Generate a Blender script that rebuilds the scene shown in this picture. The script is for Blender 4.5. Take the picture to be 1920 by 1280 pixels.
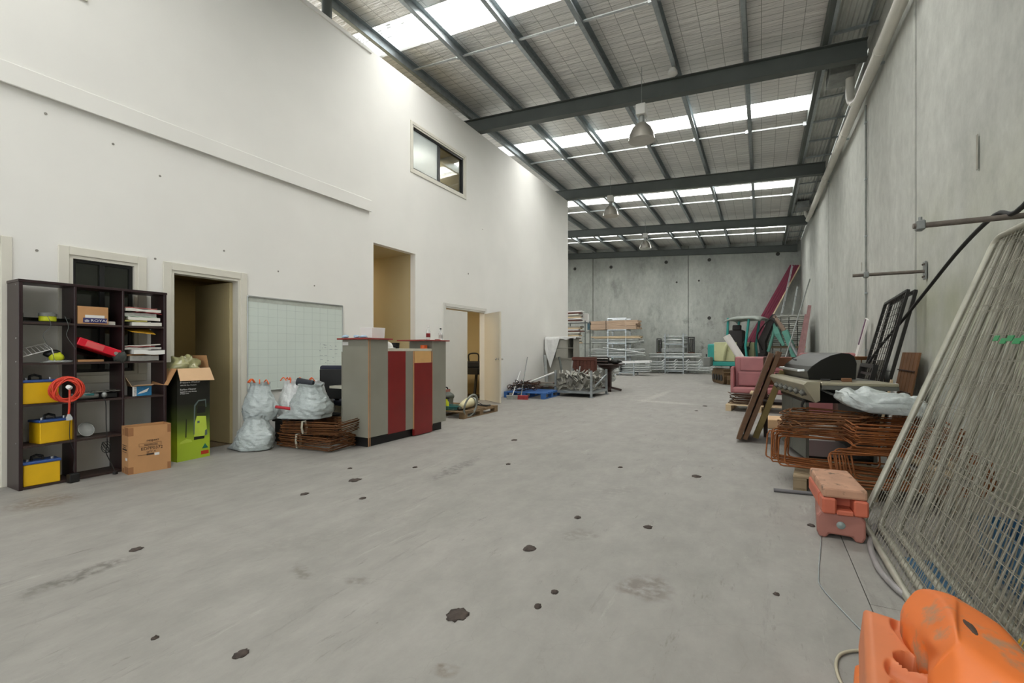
import bpy, bmesh, math, random
from mathutils import Vector, Matrix, Euler, noise
R = math.radians
random.seed(7)
scene = bpy.context.scene
C = scene.collection
for o in list(bpy.data.objects): bpy.data.objects.remove(o)

# ---------------------------------------------------------------- camera
# pixel frame 1920x1280: focal 870 px, level camera, hall axis vanishing at (1428, 656)
F, HY, VX, H = 870.0, 656.0, 1428.0, 1.2
YAW = math.atan((VX - 960) / F); SY, CY = math.sin(YAW), math.cos(YAW)
cd = bpy.data.cameras.new('camera'); cam = bpy.data.objects.new('camera', cd); C.objects.link(cam)
cd.sensor_width = 36; cd.lens = F / 1920 * 36; cd.shift_y = (HY - 640) / 1920
cam.location = (0, 0, H); cam.rotation_euler = (R(90), 0, YAW); cd.clip_start = .02
scene.camera = cam
# ---------------------------------------------------------------- light
scene.view_settings.view_transform = 'Standard'; scene.view_settings.look = 'None'
scene.view_settings.gamma = 1; scene.view_settings.use_curve_mapping = False
scene.view_settings.exposure = .04
w = bpy.data.worlds.new('world'); scene.world = w; w.use_nodes = True
w.node_tree.nodes['Background'].inputs[0].default_value = (.95, .98, 1, 1)
w.node_tree.nodes['Background'].inputs[1].default_value = 2.6
SKY_Y = [(-5.0, -4.3), (.6, 1.3), (6.02, 6.75), (11.3, 11.98), (16.7, 17.38), (22.2, 22.88)]   # translucent roof sheets
SL = -.06                                                        # roof falls towards the right wall
ROOF0 = 6.50
def roofz(x): return ROOF0 + SL * x
for i, (a, b) in enumerate(SKY_Y):                               # daylight above each translucent sheet
    for (x0, x1) in ((-12.5, -6.3), (-5.3, .88)):
        if x0 < -10 and a < 16: continue
        ld = bpy.data.lights.new('skylight_daylight', 'AREA'); ld.shape = 'RECTANGLE'
        ld.size = x1 - x0; ld.size_y = b - a; ld.energy = 54 * (x1 - x0) * (b - a); ld.color = (1, .985, .96)
        lo = bpy.data.objects.new('skylight_daylight', ld); C.objects.link(lo)
        lo.location = ((x0 + x1) / 2, (a + b) / 2, roofz((x0 + x1) / 2) + .16); lo.rotation_euler = (0, -math.atan(SL), 0)

# ---------------------------------------------------------------- helpers
def pix(px, py):
    u = (px - 960) / F; v = (HY - py) / F
    return Vector((-SY + CY * u, CY + SY * u, v))
def fl(px, py, z=0):
    d = pix(px, py); return Vector((0, 0, H)) + d * ((z - H) / d.z)
def oX(px, py, X):
    d = pix(px, py); return Vector((0, 0, H)) + d * (X / d.x)
def oY(px, py, Y):
    d = pix(px, py); return Vector((0, 0, H)) + d * (Y / d.y)

def lin(c):
    if isinstance(c, str):
        c = [int(c[i:i + 2], 16) / 255 for i in (0, 2, 4)]
    return [x / 12.92 if x <= .04045 else ((x + .055) / 1.055) ** 2.4 for x in c]
MATS = {}
def mat(name, col, rough=.6, metal=0, var=.12, scale=6, bump=0, bscale=40, col2=None, c2amt=.5, spec=.5, alpha=None, trans=0, coat=0, stretch=None):
    """principled material; noise-mottled colour, optional second colour in patches, optional fine bump"""
    if name in MATS: return MATS[name]
    m = bpy.data.materials.new(name); m.use_nodes = True; MATS[name] = m
    nt = m.node_tree; N = nt.nodes; L = nt.links; b = N['Principled BSDF']
    c = lin(col)
    tc = N.new('ShaderNodeTexCoord'); src = tc.outputs['Object']
    if stretch:
        mp = N.new('ShaderNodeMapping'); mp.inputs['Scale'].default_value = stretch; L.new(src, mp.inputs['Vector']); src = mp.outputs['Vector']
    nz = N.new('ShaderNodeTexNoise'); nz.inputs['Scale'].default_value = scale; nz.inputs['Detail'].default_value = 5
    L.new(src, nz.inputs['Vector'])
    rp = N.new('ShaderNodeValToRGB'); L.new(nz.outputs['Fac'], rp.inputs['Fac'])
    e = rp.color_ramp.elements
    e[0].position = .3; e[1].position = .7
    e[0].color = [max(0, x * (1 - var)) for x in c] + [1]; e[1].color = [min(1, x * (1 + var)) for x in c] + [1]
    out = rp.outputs['Color']
    if col2:
        n2 = N.new('ShaderNodeTexNoise'); n2.inputs['Scale'].default_value = scale * 1.7; n2.inputs['Detail'].default_value = 8
        n2.inputs['Roughness'].default_value = .65
        mp2 = N.new('ShaderNodeMapping'); mp2.inputs['Location'].default_value = (3.1, 7.7, 1.3); L.new(src, mp2.inputs['Vector']); L.new(mp2.outputs['Vector'], n2.inputs['Vector'])
        r2 = N.new('ShaderNodeValToRGB'); L.new(n2.outputs['Fac'], r2.inputs['Fac'])
        p = .5 + (.5 - c2amt) * .5
        r2.color_ramp.elements[0].position = p; r2.color_ramp.elements[1].position = min(1, p + .12)
        mx = N.new('ShaderNodeMix'); mx.data_type = 'RGBA'
        L.new(r2.outputs['Color'], mx.inputs['Factor']); L.new(out, mx.inputs[6]); mx.inputs[7].default_value = lin(col2) + [1]
        out = mx.outputs[2]
    L.new(out, b.inputs['Base Color'])
    b.inputs['Roughness'].default_value = rough; b.inputs['Metallic'].default_value = metal
    b.inputs['Specular IOR Level'].default_value = spec
    if trans: b.inputs['Transmission Weight'].default_value = trans
    if alpha is not None: b.inputs['Alpha'].default_value = alpha
    if coat: b.inputs['Coat Weight'].default_value = coat
    if bump:
        n3 = N.new('ShaderNodeTexNoise'); n3.inputs['Scale'].default_value = bscale; n3.inputs['Detail'].default_value = 6
        L.new(src, n3.inputs['Vector'])
        bp = N.new('ShaderNodeBump'); bp.inputs['Strength'].default_value = min(1, bump); bp.inputs['Distance'].default_value = .02
        L.new(n3.outputs['Fac'], bp.inputs['Height']); L.new(bp.outputs['Normal'], b.inputs['Normal'])
    return m

class MB:
    """collects shapes; build() links them as one mesh object"""
    def __init__(s): s.v = []; s.f = []
    def add(s, vs, fs):
        n = len(s.v); s.v += [tuple(p) for p in vs]; s.f += [tuple(i + n for i in q) for q in fs]; return s
    def bx(s, x0, x1, y0, y1, z0, z1):
        return s.add([(x0, y0, z0), (x1, y0, z0), (x1, y1, z0), (x0, y1, z0), (x0, y0, z1), (x1, y0, z1), (x1, y1, z1), (x0, y1, z1)],
                     [(0, 3, 2, 1), (4, 5, 6, 7), (0, 1, 5, 4), (1, 2, 6, 5), (2, 3, 7, 6), (3, 0, 4, 7)])
    def box(s, c, sz, rot=(0, 0, 0)):
        m = Euler(rot).to_matrix(); c = Vector(c); h = [x / 2 for x in sz]
        k = [(-1, -1, -1), (1, -1, -1), (1, 1, -1), (-1, 1, -1), (-1, -1, 1), (1, -1, 1), (1, 1, 1), (-1, 1, 1)]
        return s.add([c + m @ Vector((a * h[0], b * h[1], d * h[2])) for a, b, d in k],
                     [(0, 3, 2, 1), (4, 5, 6, 7), (0, 1, 5, 4), (1, 2, 6, 5), (2, 3, 7, 6), (3, 0, 4, 7)])
    def bar(s, p, q, wd, ht, up=(0, 0, 1)):
        """rectangular bar from p to q; wd across, ht along up"""
        p = Vector(p); q = Vector(q); d = (q - p).normalized(); up = Vector(up)
        if abs(d.dot(up)) > .98: up = Vector((1, 0, 0))
        a = d.cross(up).normalized() * wd / 2; b = a.cross(d).normalized() * ht / 2
        vs = [p - a - b, p + a - b, p + a + b, p - a + b, q - a - b, q + a - b, q + a + b, q - a + b]
        return s.add(vs, [(0, 1, 2, 3), (7, 6, 5, 4), (0, 4, 5, 1), (1, 5, 6, 2), (2, 6, 7, 3), (3, 7, 4, 0)])
    def ring(s, c, a, b, r, n):
        return [c + (a * math.cos(2 * math.pi * i / n) + b * math.sin(2 * math.pi * i / n)) * r for i in range(n)]
    def cyl(s, p, q, r, r2=None, n=12, caps=True):
        p = Vector(p); q = Vector(q); d = (q - p).normalized(); r2 = r if r2 is None else r2
        a = d.orthogonal().normalized(); b = d.cross(a)
        vs = s.ring(p, a, b, r, n) + s.ring(q, a, b, r2, n)
        fs = [(i, (i + 1) % n, n + (i + 1) % n, n + i) for i in range(n)]
        if caps: fs += [tuple(range(n - 1, -1, -1)), tuple(range(n, 2 * n))]
        return s.add(vs, fs)
    def tube(s, pts, r, n=6, closed=False, radii=None):
        pts = [Vector(p) for p in pts]; m = len(pts); vs = []; fs = []; a = None
        for i, p in enumerate(pts):
            t = (pts[(i + 1) % m] if (closed or i < m - 1) else p) - (pts[i - 1] if (closed or i > 0) else p)
            t.normalize()
            if a is None: a = t.orthogonal().normalized()
            a = (a - t * a.dot(t)); a = a.normalized() if a.length > 1e-6 else t.orthogonal().normalized()
            vs += s.ring(p, a, t.cross(a), radii[i] if radii else r, n)
        for i in range(m if closed else m - 1):
            j = (i + 1) % m
            fs += [(i * n + k, i * n + (k + 1) % n, j * n + (k + 1) % n, j * n + k) for k in range(n)]
        if not closed: fs += [tuple(range(n - 1, -1, -1)), tuple(range((m - 1) * n, m * n))]
        return s.add(vs, fs)
    def lathe(s, prof, c=(0, 0, 0), n=20, axis=(0, 0, 1), sx=1, sy=1):
        """prof: (radius, height) pairs"""
        ax = Vector(axis).normalized(); a = ax.orthogonal().normalized() if abs(ax.z) < .99 else Vector((1, 0, 0)); b = ax.cross(a)
        c = Vector(c); vs = []; fs = []
        for r, h in prof: vs += [c + ax * h + (a * math.cos(2 * math.pi * i / n) * sx + b * math.sin(2 * math.pi * i / n) * sy) * r for i in range(n)]
        for j in range(len(prof) - 1):
            fs += [(j * n + i, j * n + (i + 1) % n, (j + 1) * n + (i + 1) % n, (j + 1) * n + i) for i in range(n)]
        if prof[0][0] > 1e-5: fs.append(tuple(range(n - 1, -1, -1)))
        if prof[-1][0] > 1e-5: fs.append(tuple(range((len(prof) - 1) * n, len(prof) * n)))
        return s.add(vs, fs)
    def prism(s, poly, o, a, b, ext):
        """2-D outline poly laid along unit vectors a, b from o, extruded by vector ext"""
        o = Vector(o); a = Vector(a); b = Vector(b); e = Vector(ext); n = len(poly)
        vs = [o + a * x + b * y for x, y in poly]; vs += [v + e for v in vs]
        return s.add(vs, [tuple(range(n - 1, -1, -1)), tuple(range(n, 2 * n))] + [(i, (i + 1) % n, n + (i + 1) % n, n + i) for i in range(n)])
    def quad(s, a, b, c, d): return s.add([a, b, c, d], [(0, 1, 2, 3)])
    def grid(s, fn, nu, nv, cu=False):
        vs = [fn(i / (nu if cu else nu - 1), j / (nv - 1)) for j in range(nv) for i in range(nu)]
        fs = [(j * nu + i, j * nu + (i + 1) % nu, (j + 1) * nu + (i + 1) % nu, (j + 1) * nu + i) for j in range(nv - 1) for i in range(nu if cu else nu - 1)]
        return s.add(vs, fs)
    def blob(s, c, r, n=12, m=8, amp=.12, freq=2, seed=0, flat=None):
        c = Vector(c); r = Vector(r) if not isinstance(r, (int, float)) else Vector((r, r, r)); o = Vector((seed * 7.3, seed * 3.1, seed))
        def f(u, v):
            th = u * 2 * math.pi; ph = (v - .5) * math.pi * .999
            d = Vector((math.cos(th) * math.cos(ph), math.sin(th) * math.cos(ph), math.sin(ph)))
            k = 1 + amp * noise.noise(d * freq + o) * 2
            p = Vector((d.x * r.x * k, d.y * r.y * k, d.z * r.z * k))
            if flat is not None: p.z = max(p.z, flat)
            return c + p
        return s.grid(f, n, m, True)
    def build(s, name, m, par=None, w=False, smooth=False, bev=0, seg=1, sub=0, solid=0):
        me = bpy.data.meshes.new(name); vs = s.v
        if w and par is not None:
            inv = par.matrix_basis.inverted(); vs = [inv @ Vector(p) for p in vs]
        me.from_pydata([tuple(p) for p in vs], [], s.f); me.update()
        if smooth is not False:
            me.polygons.foreach_set('use_smooth', [True] * len(me.polygons))
            if smooth is not True: me.set_sharp_from_angle(angle=R(smooth))
        o = bpy.data.objects.new(name, me); C.objects.link(o)
        if m: me.materials.append(MATS[m] if isinstance(m, str) else m)
        if par is not None: o.parent = par
        if solid:
            md = o.modifiers.new('solid', 'SOLIDIFY'); md.thickness = solid
        if bev:
            md = o.modifiers.new('bevel', 'BEVEL'); md.width = bev; md.segments = seg; md.limit_method = 'ANGLE'; md.angle_limit = R(40)
        if sub:
            md = o.modifiers.new('sub', 'SUBSURF'); md.levels = sub; md.render_levels = sub
        return o
def tag(o, label, cat, group=None):
    o['label'] = label; o['category'] = cat
    if group: o['group'] = group
    return o
def struct(o, label=None):
    o['kind'] = 'structure'
    if label: o['label'] = label; 
    return o
def thing(name, label, cat, loc=(0, 0, 0), rz=0, group=None):
    o = bpy.data.objects.new(name, None); C.objects.link(o); o.location = loc; o.rotation_euler = (0, 0, rz); o.empty_display_size = .1
    return tag(o, label, cat, group)
def inst(name, me, par=None, loc=(0, 0, 0), rot=(0, 0, 0)):
    o = bpy.data.objects.new(name, me); C.objects.link(o); o.location = loc; o.rotation_euler = rot
    if par is not None: o.parent = par
    return o
def hang(p, q, sag, n=12):
    p = Vector(p); q = Vector(q)
    return [p.lerp(q, i / n) - Vector((0, 0, sag * 4 * (i / n) * (1 - i / n))) for i in range(n + 1)]
def smoothpath(pts, n=6):
    pts = [Vector(p) for p in pts]; out = []
    for i in range(len(pts) - 1):
        p0 = pts[max(0, i - 1)]; p1 = pts[i]; p2 = pts[i + 1]; p3 = pts[min(len(pts) - 1, i + 2)]
        for k in range(n):
            t = k / n
            out.append(.5 * ((2 * p1) + (p2 - p0) * t + (2 * p0 - 5 * p1 + 4 * p2 - p3) * t * t + (3 * p1 - p0 - 3 * p2 + p3) * t ** 3))
    return out + [pts[-1]]
def text(name, body, m, par, loc, rot, size, ext=.0006, ax='LEFT', sx=1):
    """flat lettering as a mesh part"""
    cu = bpy.data.curves.new(name, 'FONT'); cu.body = body; cu.size = size; cu.extrude = ext; cu.align_x = ax; cu.resolution_u = 2
    t = bpy.data.objects.new(name, cu); C.objects.link(t)
    me = bpy.data.meshes.new_from_object(t); C.objects.unlink(t); bpy.data.objects.remove(t)
    for v in me.vertices: v.co.x *= sx
    me.materials.clear(); me.materials.append(MATS[m]); me.name = name
    o = bpy.data.objects.new(name, me); C.objects.link(o); o.parent = par; o.location = loc; o.rotation_euler = rot
    return o
# ================================================================ materials of the place
def nodes(m): return m.node_tree.nodes, m.node_tree.links
def concrete(name, col, blotch, stretch, streak=.0, bump=.25, rough=.85, spots=None, dark='5d5f58', mott=.22, spec=.3):
    m = bpy.data.materials.new(name); m.use_nodes = True; MATS[name] = m
    N, L = nodes(m); b = N['Principled BSDF']; b.inputs['Roughness'].default_value = rough; b.inputs['Specular IOR Level'].default_value = spec
    g = N.new('ShaderNodeNewGeometry'); mp = N.new('ShaderNodeMapping'); mp.inputs['Scale'].default_value = stretch
    L.new(g.outputs['Position'], mp.inputs['Vector'])
    def nz(scale, det, ro, src): 
        n = N.new('ShaderNodeTexNoise'); n.inputs['Scale'].default_value = scale; n.inputs['Detail'].default_value = det; n.inputs['Roughness'].default_value = ro
        L.new(src, n.inputs['Vector']); return n
    def ramp(src, p0, p1, c0, c1):
        r = N.new('ShaderNodeValToRGB'); e = r.color_ramp.elements; e[0].position = p0; e[1].position = p1; e[0].color = c0; e[1].color = c1; L.new(src, r.inputs['Fac']); return r
    c = lin(col)
    a = nz(.55, 8, .62, mp.outputs['Vector'])
    r1 = ramp(a.outputs['Fac'], .3, .7, [x * (1 - mott) for x in c] + [1], [min(1, x * (1 + mott)) for x in c] + [1])
    d = nz(5, 10, .7, mp.outputs['Vector'])
    r2 = ramp(d.outputs['Fac'], .3, .75, [.82] * 3 + [1], [1.12] * 3 + [1])
    mu = N.new('ShaderNodeMix'); mu.data_type = 'RGBA'; mu.blend_type = 'MULTIPLY'; mu.inputs[0].default_value = 1
    L.new(r1.outputs['Color'], mu.inputs[6]); L.new(r2.outputs['Color'], mu.inputs[7])
    out = mu.outputs[2]
    # darker weathered patches
    k = nz(blotch, 9, .68, mp.outputs['Vector'])
    r3 = ramp(k.outputs['Fac'], .56, .74, (0, 0, 0, 1), (.75, .75, .75, 1))
    mx = N.new('ShaderNodeMix'); mx.data_type = 'RGBA'; L.new(r3.outputs['Color'], mx.inputs[0]); L.new(out, mx.inputs[6]); mx.inputs[7].default_value = lin(dark) + [1]
    out = mx.outputs[2]
    if spots:                                   # fine dark specks and scuffs
        s2 = nz(spots, 6, .8, g.outputs['Position'])
        r4 = ramp(s2.outputs['Fac'], .68, .74, (0, 0, 0, 1), (.8, .8, .8, 1))
        m4 = N.new('ShaderNodeMix'); m4.data_type = 'RGBA'; L.new(r4.outputs['Color'], m4.inputs[0]); L.new(out, m4.inputs[6]); m4.inputs[7].default_value = lin('4a4640') + [1]
        out = m4.outputs[2]
    L.new(out, b.inputs['Base Color'])
    bn = nz(30, 8, .7, g.outputs['Position']); bp = N.new('ShaderNodeBump'); bp.inputs['Strength'].default_value = bump; bp.inputs['Distance'].default_value = .01
    L.new(bn.outputs['Fac'], bp.inputs['Height']); L.new(bp.outputs['Normal'], b.inputs['Normal'])
    return m
def floor_material():
    m = concrete('concrete_floor', '96938d', 1.1, (1, .55, 1), spots=9, dark='83817b', mott=.12, rough=.6, spec=.35, bump=.15)
    N, L = nodes(m); b = N['Principled BSDF']; out = b.inputs['Base Color'].links[0].from_socket
    g = N.new('ShaderNodeNewGeometry'); wn = N.new('ShaderNodeTexNoise'); wn.inputs['Scale'].default_value = 5; wn.inputs['Detail'].default_value = 6; L.new(g.outputs['Position'], wn.inputs['Vector'])
    ws = N.new('ShaderNodeVectorMath'); ws.operation = 'SCALE'; ws.inputs['Scale'].default_value = .22; L.new(wn.outputs['Color'], ws.inputs[0])
    wp = N.new('ShaderNodeVectorMath'); wp.operation = 'ADD'; L.new(g.outputs['Position'], wp.inputs[0]); L.new(ws.outputs[0], wp.inputs[1])
    def blend(fac, col):
        nonlocal out
        mx = N.new('ShaderNodeMix'); mx.data_type = 'RGBA'; L.new(fac, mx.inputs[0]); L.new(out, mx.inputs[6]); mx.inputs[7].default_value = lin(col) + [1]; out = mx.outputs[2]
    def stain(px0, py0, px1, py1, wd, col, amt, soft=.5):
        # oblong mark between two floor points, edge broken by noise
        a = fl(px0, py0); c = fl(px1, py1); d = c - a; ang = math.atan2(d.y, d.x); ln = max(d.length, wd)
        mp = N.new('ShaderNodeMapping'); mp.vector_type = 'TEXTURE'; mid = (a + c) / 2 + Vector((.11, .11, .11)); mp.inputs['Location'].default_value = mid; mp.inputs['Rotation'].default_value = (0, 0, ang); mp.inputs['Scale'].default_value = (ln / 2, wd / 2, 1e3)
        L.new(wp.outputs[0], mp.inputs['Vector']); le = N.new('ShaderNodeVectorMath'); le.operation = 'LENGTH'; L.new(mp.outputs['Vector'], le.inputs[0])
        mr = N.new('ShaderNodeMapRange'); mr.inputs[1].default_value = 1; mr.inputs[2].default_value = soft; mr.inputs[3].default_value = 0; mr.inputs[4].default_value = amt; L.new(le.outputs['Value'], mr.inputs[0]); 
        br = N.new('ShaderNodeMath'); br.operation = 'MULTIPLY'; n5 = N.new('ShaderNodeTexNoise'); n5.inputs['Scale'].default_value = 22; n5.inputs['Detail'].default_value = 6; L.new(g.outputs['Position'], n5.inputs['Vector']); L.new(mr.outputs[0], br.inputs[0]); r5 = N.new('ShaderNodeMapRange'); r5.inputs[1].default_value = .35; r5.inputs[2].default_value = .6; L.new(n5.outputs['Fac'], r5.inputs[0]); L.new(r5.outputs[0], br.inputs[1])
        blend(br.outputs[0], col)
    # long scuffs along the driving direction, fine scratches
    for sc, lo, hi, col, amt in (((5.5, .8, 1), .6, .72, '6f6b66', .55), ((9, 2.0, 1), .62, .7, '5d5850', .45), ((4.5, .7, 1), .62, .75, 'bcb9b1', .5)):
        mp = N.new('ShaderNodeMapping'); mp.inputs['Scale'].default_value = sc; mp.inputs['Rotation'].default_value = (0, 0, R(14)); mp.inputs['Location'].default_value = (sc[0], 3, 1); L.new(g.outputs['Position'], mp.inputs['Vector'])
        n = N.new('ShaderNodeTexNoise'); n.inputs['Scale'].default_value = 1.6; n.inputs['Detail'].default_value = 9; n.inputs['Roughness'].default_value = .72; L.new(mp.outputs['Vector'], n.inputs['Vector'])
        mr = N.new('ShaderNodeMapRange'); mr.inputs[1].default_value = lo; mr.inputs[2].default_value = hi; mr.inputs[4].default_value = amt; L.new(n.outputs['Fac'], mr.inputs[0]); blend(mr.outputs[0], col)
    # hairline crazing
    vo = N.new('ShaderNodeTexVoronoi'); vo.feature = 'DISTANCE_TO_EDGE'; vo.inputs['Scale'].default_value = 1.3; L.new(wp.outputs[0], vo.inputs['Vector'])
    mr = N.new('ShaderNodeMapRange'); mr.inputs[1].default_value = .004; mr.inputs[2].default_value = 0; mr.inputs[4].default_value = .14; L.new(vo.outputs['Distance'], mr.inputs[0]); blend(mr.outputs[0], '6a665f')
    for q_ in ((790, 908, 905, 855, .22, '6f6c69', .8), (20, 1130, 260, 1035, .16, '66635d', .8), (430, 1045, 700, 985, .3, '85827c', .5), (1190, 1088, 1240, 1112, .3, '77706a', .9), (1165, 1095, 1200, 1105, .18, '77706a', .8), (548, 1062, 580, 1082, .1, '76726b', .8), (650, 1082, 690, 1096, .09, '7a766f', .8),
               (1165, 748, 1330, 760, .5, 'b9b6ae', .7), (1190, 758, 1262, 730, .3, 'b6b3ab', .6), (40, 945, 130, 935, .5, '75685a', .7), (1060, 1010, 1110, 990, .2, '75706a', .6), (800, 1265, 860, 1255, .12, '6b5f52', .7), (1120, 925, 1200, 915, .25, '79756f', .6), (1000, 985, 1230, 880, .5, '8c8984', .6), (1050, 850, 1250, 770, .6, '8e8b86', .5)): stain(*q_)
    L.new(out, b.inputs['Base Color'])
floor_material()
concrete('concrete_wall', 'bfc0b9', .45, (1, 1, .75), dark='979a93', mott=.13)
concrete('concrete_back', 'a9aca5', .8, (1.2, 1, .6), dark='6b6f69', mott=.22)
mat('plaster', 'e9e7e1', .8, var=.025, scale=1.2)
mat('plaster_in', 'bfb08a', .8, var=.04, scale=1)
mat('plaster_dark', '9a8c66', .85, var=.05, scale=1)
mat('frame_white', 'd9d5c8', .5, var=.03)
mat('door_cream', 'b9aa80', .45, var=.03, scale=2)
mat('door_white', 'd6d4cd', .5, var=.02)
mat('alu_dark', '2c2c2c', .4, .4, var=.05)
mat('alu', 'b9bbb9', .35, .8, var=.06)
mat('steel_paint', '565b57', .55, .2, var=.08, scale=3)
mat('galv', 'a3aaac', .38, .75, var=.14, scale=14)
mat('galv_bright', 'c6cacb', .3, .8, var=.08, scale=10)
mat('galv_dull', '8d908d', .55, .5, var=.18, scale=9)
mat('pvc', 'd8d5cb', .45, var=.05, scale=3)
mat('glass_dark', '1d2019', .08, var=.05, spec=.6)
mat('glass_pane', 'e6efec', .03, var=0, trans=1)
mat('black', '141414', .5, var=.15)
mat('black_gloss', '101010', .2, var=.1)
mat('rubber', '1c1b1a', .7, var=.15)
mat('chrome', 'd8d8d8', .12, 1, var=.03)
mat('carpet', '6b5b42', .95, var=.2, scale=60)
mat('timber', 'b08a58', .7, var=.2, scale=5, stretch=(1, 1, 6))
mat('white_plastic', 'e4e3de', .45, var=.04)
mat('red_paint', '73203a', .4, var=.12)
def foil_material():
    m = bpy.data.materials.new('foil'); m.use_nodes = True; MATS['foil'] = m
    N, L = nodes(m); b = N['Principled BSDF']; b.inputs['Metallic'].default_value = .7; b.inputs['Roughness'].default_value = .38
    g = N.new('ShaderNodeNewGeometry'); mp = N.new('ShaderNodeMapping'); mp.inputs['Scale'].default_value = (.6, 3.2, 1); L.new(g.outputs['Position'], mp.inputs['Vector'])
    n = N.new('ShaderNodeTexNoise'); n.inputs['Scale'].default_value = 3.2; n.inputs['Detail'].default_value = 7; n.inputs['Roughness'].default_value = .62; L.new(mp.outputs['Vector'], n.inputs['Vector'])
    # square safety mesh laid under the foil
    br = N.new('ShaderNodeTexBrick'); br.offset = 0; br.inputs['Scale'].default_value = 1; br.inputs['Brick Width'].default_value = .3; br.inputs['Row Height'].default_value = .15
    br.inputs['Mortar Size'].default_value = .006; br.inputs['Color1'].default_value = (.93, .91, .87, 1); br.inputs['Color2'].default_value = (.84, .82, .79, 1); br.inputs['Mortar'].default_value = (.5, .49, .46, 1)
    L.new(g.outputs['Position'], br.inputs['Vector'])
    L.new(br.outputs['Color'], b.inputs['Base Color'])
    bp = N.new('ShaderNodeBump'); bp.inputs['Strength'].default_value = .9; bp.inputs['Distance'].default_value = .07
    L.new(n.outputs['Fac'], bp.inputs['Height']); L.new(bp.outputs['Normal'], b.inputs['Normal'])
foil_material()
def skylight_material():
    """ribbed translucent fibreglass sheet: part diffuses, part lets the daylight straight through"""
    m = bpy.data.materials.new('skylight_sheet'); m.use_nodes = True; MATS['skylight_sheet'] = m
    N, L = nodes(m); N.remove(N['Principled BSDF']); out = N['Material Output']
    tl = N.new('ShaderNodeBsdfTranslucent'); tl.inputs[0].default_value = (.95, .96, .94, 1)
    tp = N.new('ShaderNodeBsdfTransparent'); tp.inputs[0].default_value = (.97, .98, .97, 1)
    g = N.new('ShaderNodeNewGeometry'); n = N.new('ShaderNodeTexNoise'); n.inputs['Scale'].default_value = 9; n.inputs['Detail'].default_value = 8; L.new(g.outputs['Position'], n.inputs['Vector'])
    r = N.new('ShaderNodeValToRGB'); r.color_ramp.elements[0].position = .45; r.color_ramp.elements[1].position = .62; r.color_ramp.elements[0].color = (.25, .25, .25, 1); r.color_ramp.elements[1].color = (.6, .6, .6, 1)
    L.new(n.outputs['Fac'], r.inputs['Fac'])
    mx = N.new('ShaderNodeMixShader'); L.new(r.outputs['Color'], mx.inputs[0]); L.new(tl.outputs[0], mx.inputs[2]); L.new(tp.outputs[0], mx.inputs[1])
    # rib shadows painted as opaque grey streaks in the corrugation valleys
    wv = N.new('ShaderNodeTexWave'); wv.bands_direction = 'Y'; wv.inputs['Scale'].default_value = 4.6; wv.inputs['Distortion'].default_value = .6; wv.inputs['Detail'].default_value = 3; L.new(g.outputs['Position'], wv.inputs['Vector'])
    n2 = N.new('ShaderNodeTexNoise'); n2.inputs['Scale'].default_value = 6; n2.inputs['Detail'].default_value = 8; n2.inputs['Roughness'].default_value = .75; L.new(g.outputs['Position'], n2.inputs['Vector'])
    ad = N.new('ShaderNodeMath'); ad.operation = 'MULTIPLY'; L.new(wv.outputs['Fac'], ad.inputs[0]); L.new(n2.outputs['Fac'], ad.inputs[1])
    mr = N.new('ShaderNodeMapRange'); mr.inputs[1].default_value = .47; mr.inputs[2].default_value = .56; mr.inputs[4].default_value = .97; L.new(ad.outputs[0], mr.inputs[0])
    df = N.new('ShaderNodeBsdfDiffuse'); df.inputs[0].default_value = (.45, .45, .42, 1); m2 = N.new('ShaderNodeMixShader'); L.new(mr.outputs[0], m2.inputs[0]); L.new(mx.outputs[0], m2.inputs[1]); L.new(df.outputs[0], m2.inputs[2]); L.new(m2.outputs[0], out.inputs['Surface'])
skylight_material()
def emit(name, col, st):
    m = bpy.data.materials.new(name); m.use_nodes = True; MATS[name] = m; N, L = nodes(m); b = N['Principled BSDF']
    b.inputs['Base Color'].default_value = lin(col) + [1]; b.inputs['Emission Color'].default_value = lin(col) + [1]; b.inputs['Emission Strength'].default_value = st
emit('panel_glow', 'ffefd2', 22)

mat('sealant', '5c5a55', .8)
# ================================================================ room shell
XL, XR, YB, YF = -5.85, 1.63, 26.0, -3.2
XW, WT = -13.0, .12
floor = struct(MB().bx(XW - .2, XR + .2, YF - 6, YB + .2, -.2, -.012).build('floor', 'sealant'))
JX, JY, JG = .45, 2.73, .0022                    # sawn joints in the slab
for x0, x1, y0, y1 in ((XW - .2, JX - JG, YF - 6, YB + .2), (JX + JG, XR + .2, YF - 6, JY - JG), (JX + JG, XR + .2, JY + JG, 7.9), (JX + JG, XR + .2, 7.9 + 2 * JG, YB + .2)):
    MB().bx(x0, x1, y0, y1, -.012, 0).build('slab', 'concrete_floor', floor)
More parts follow.
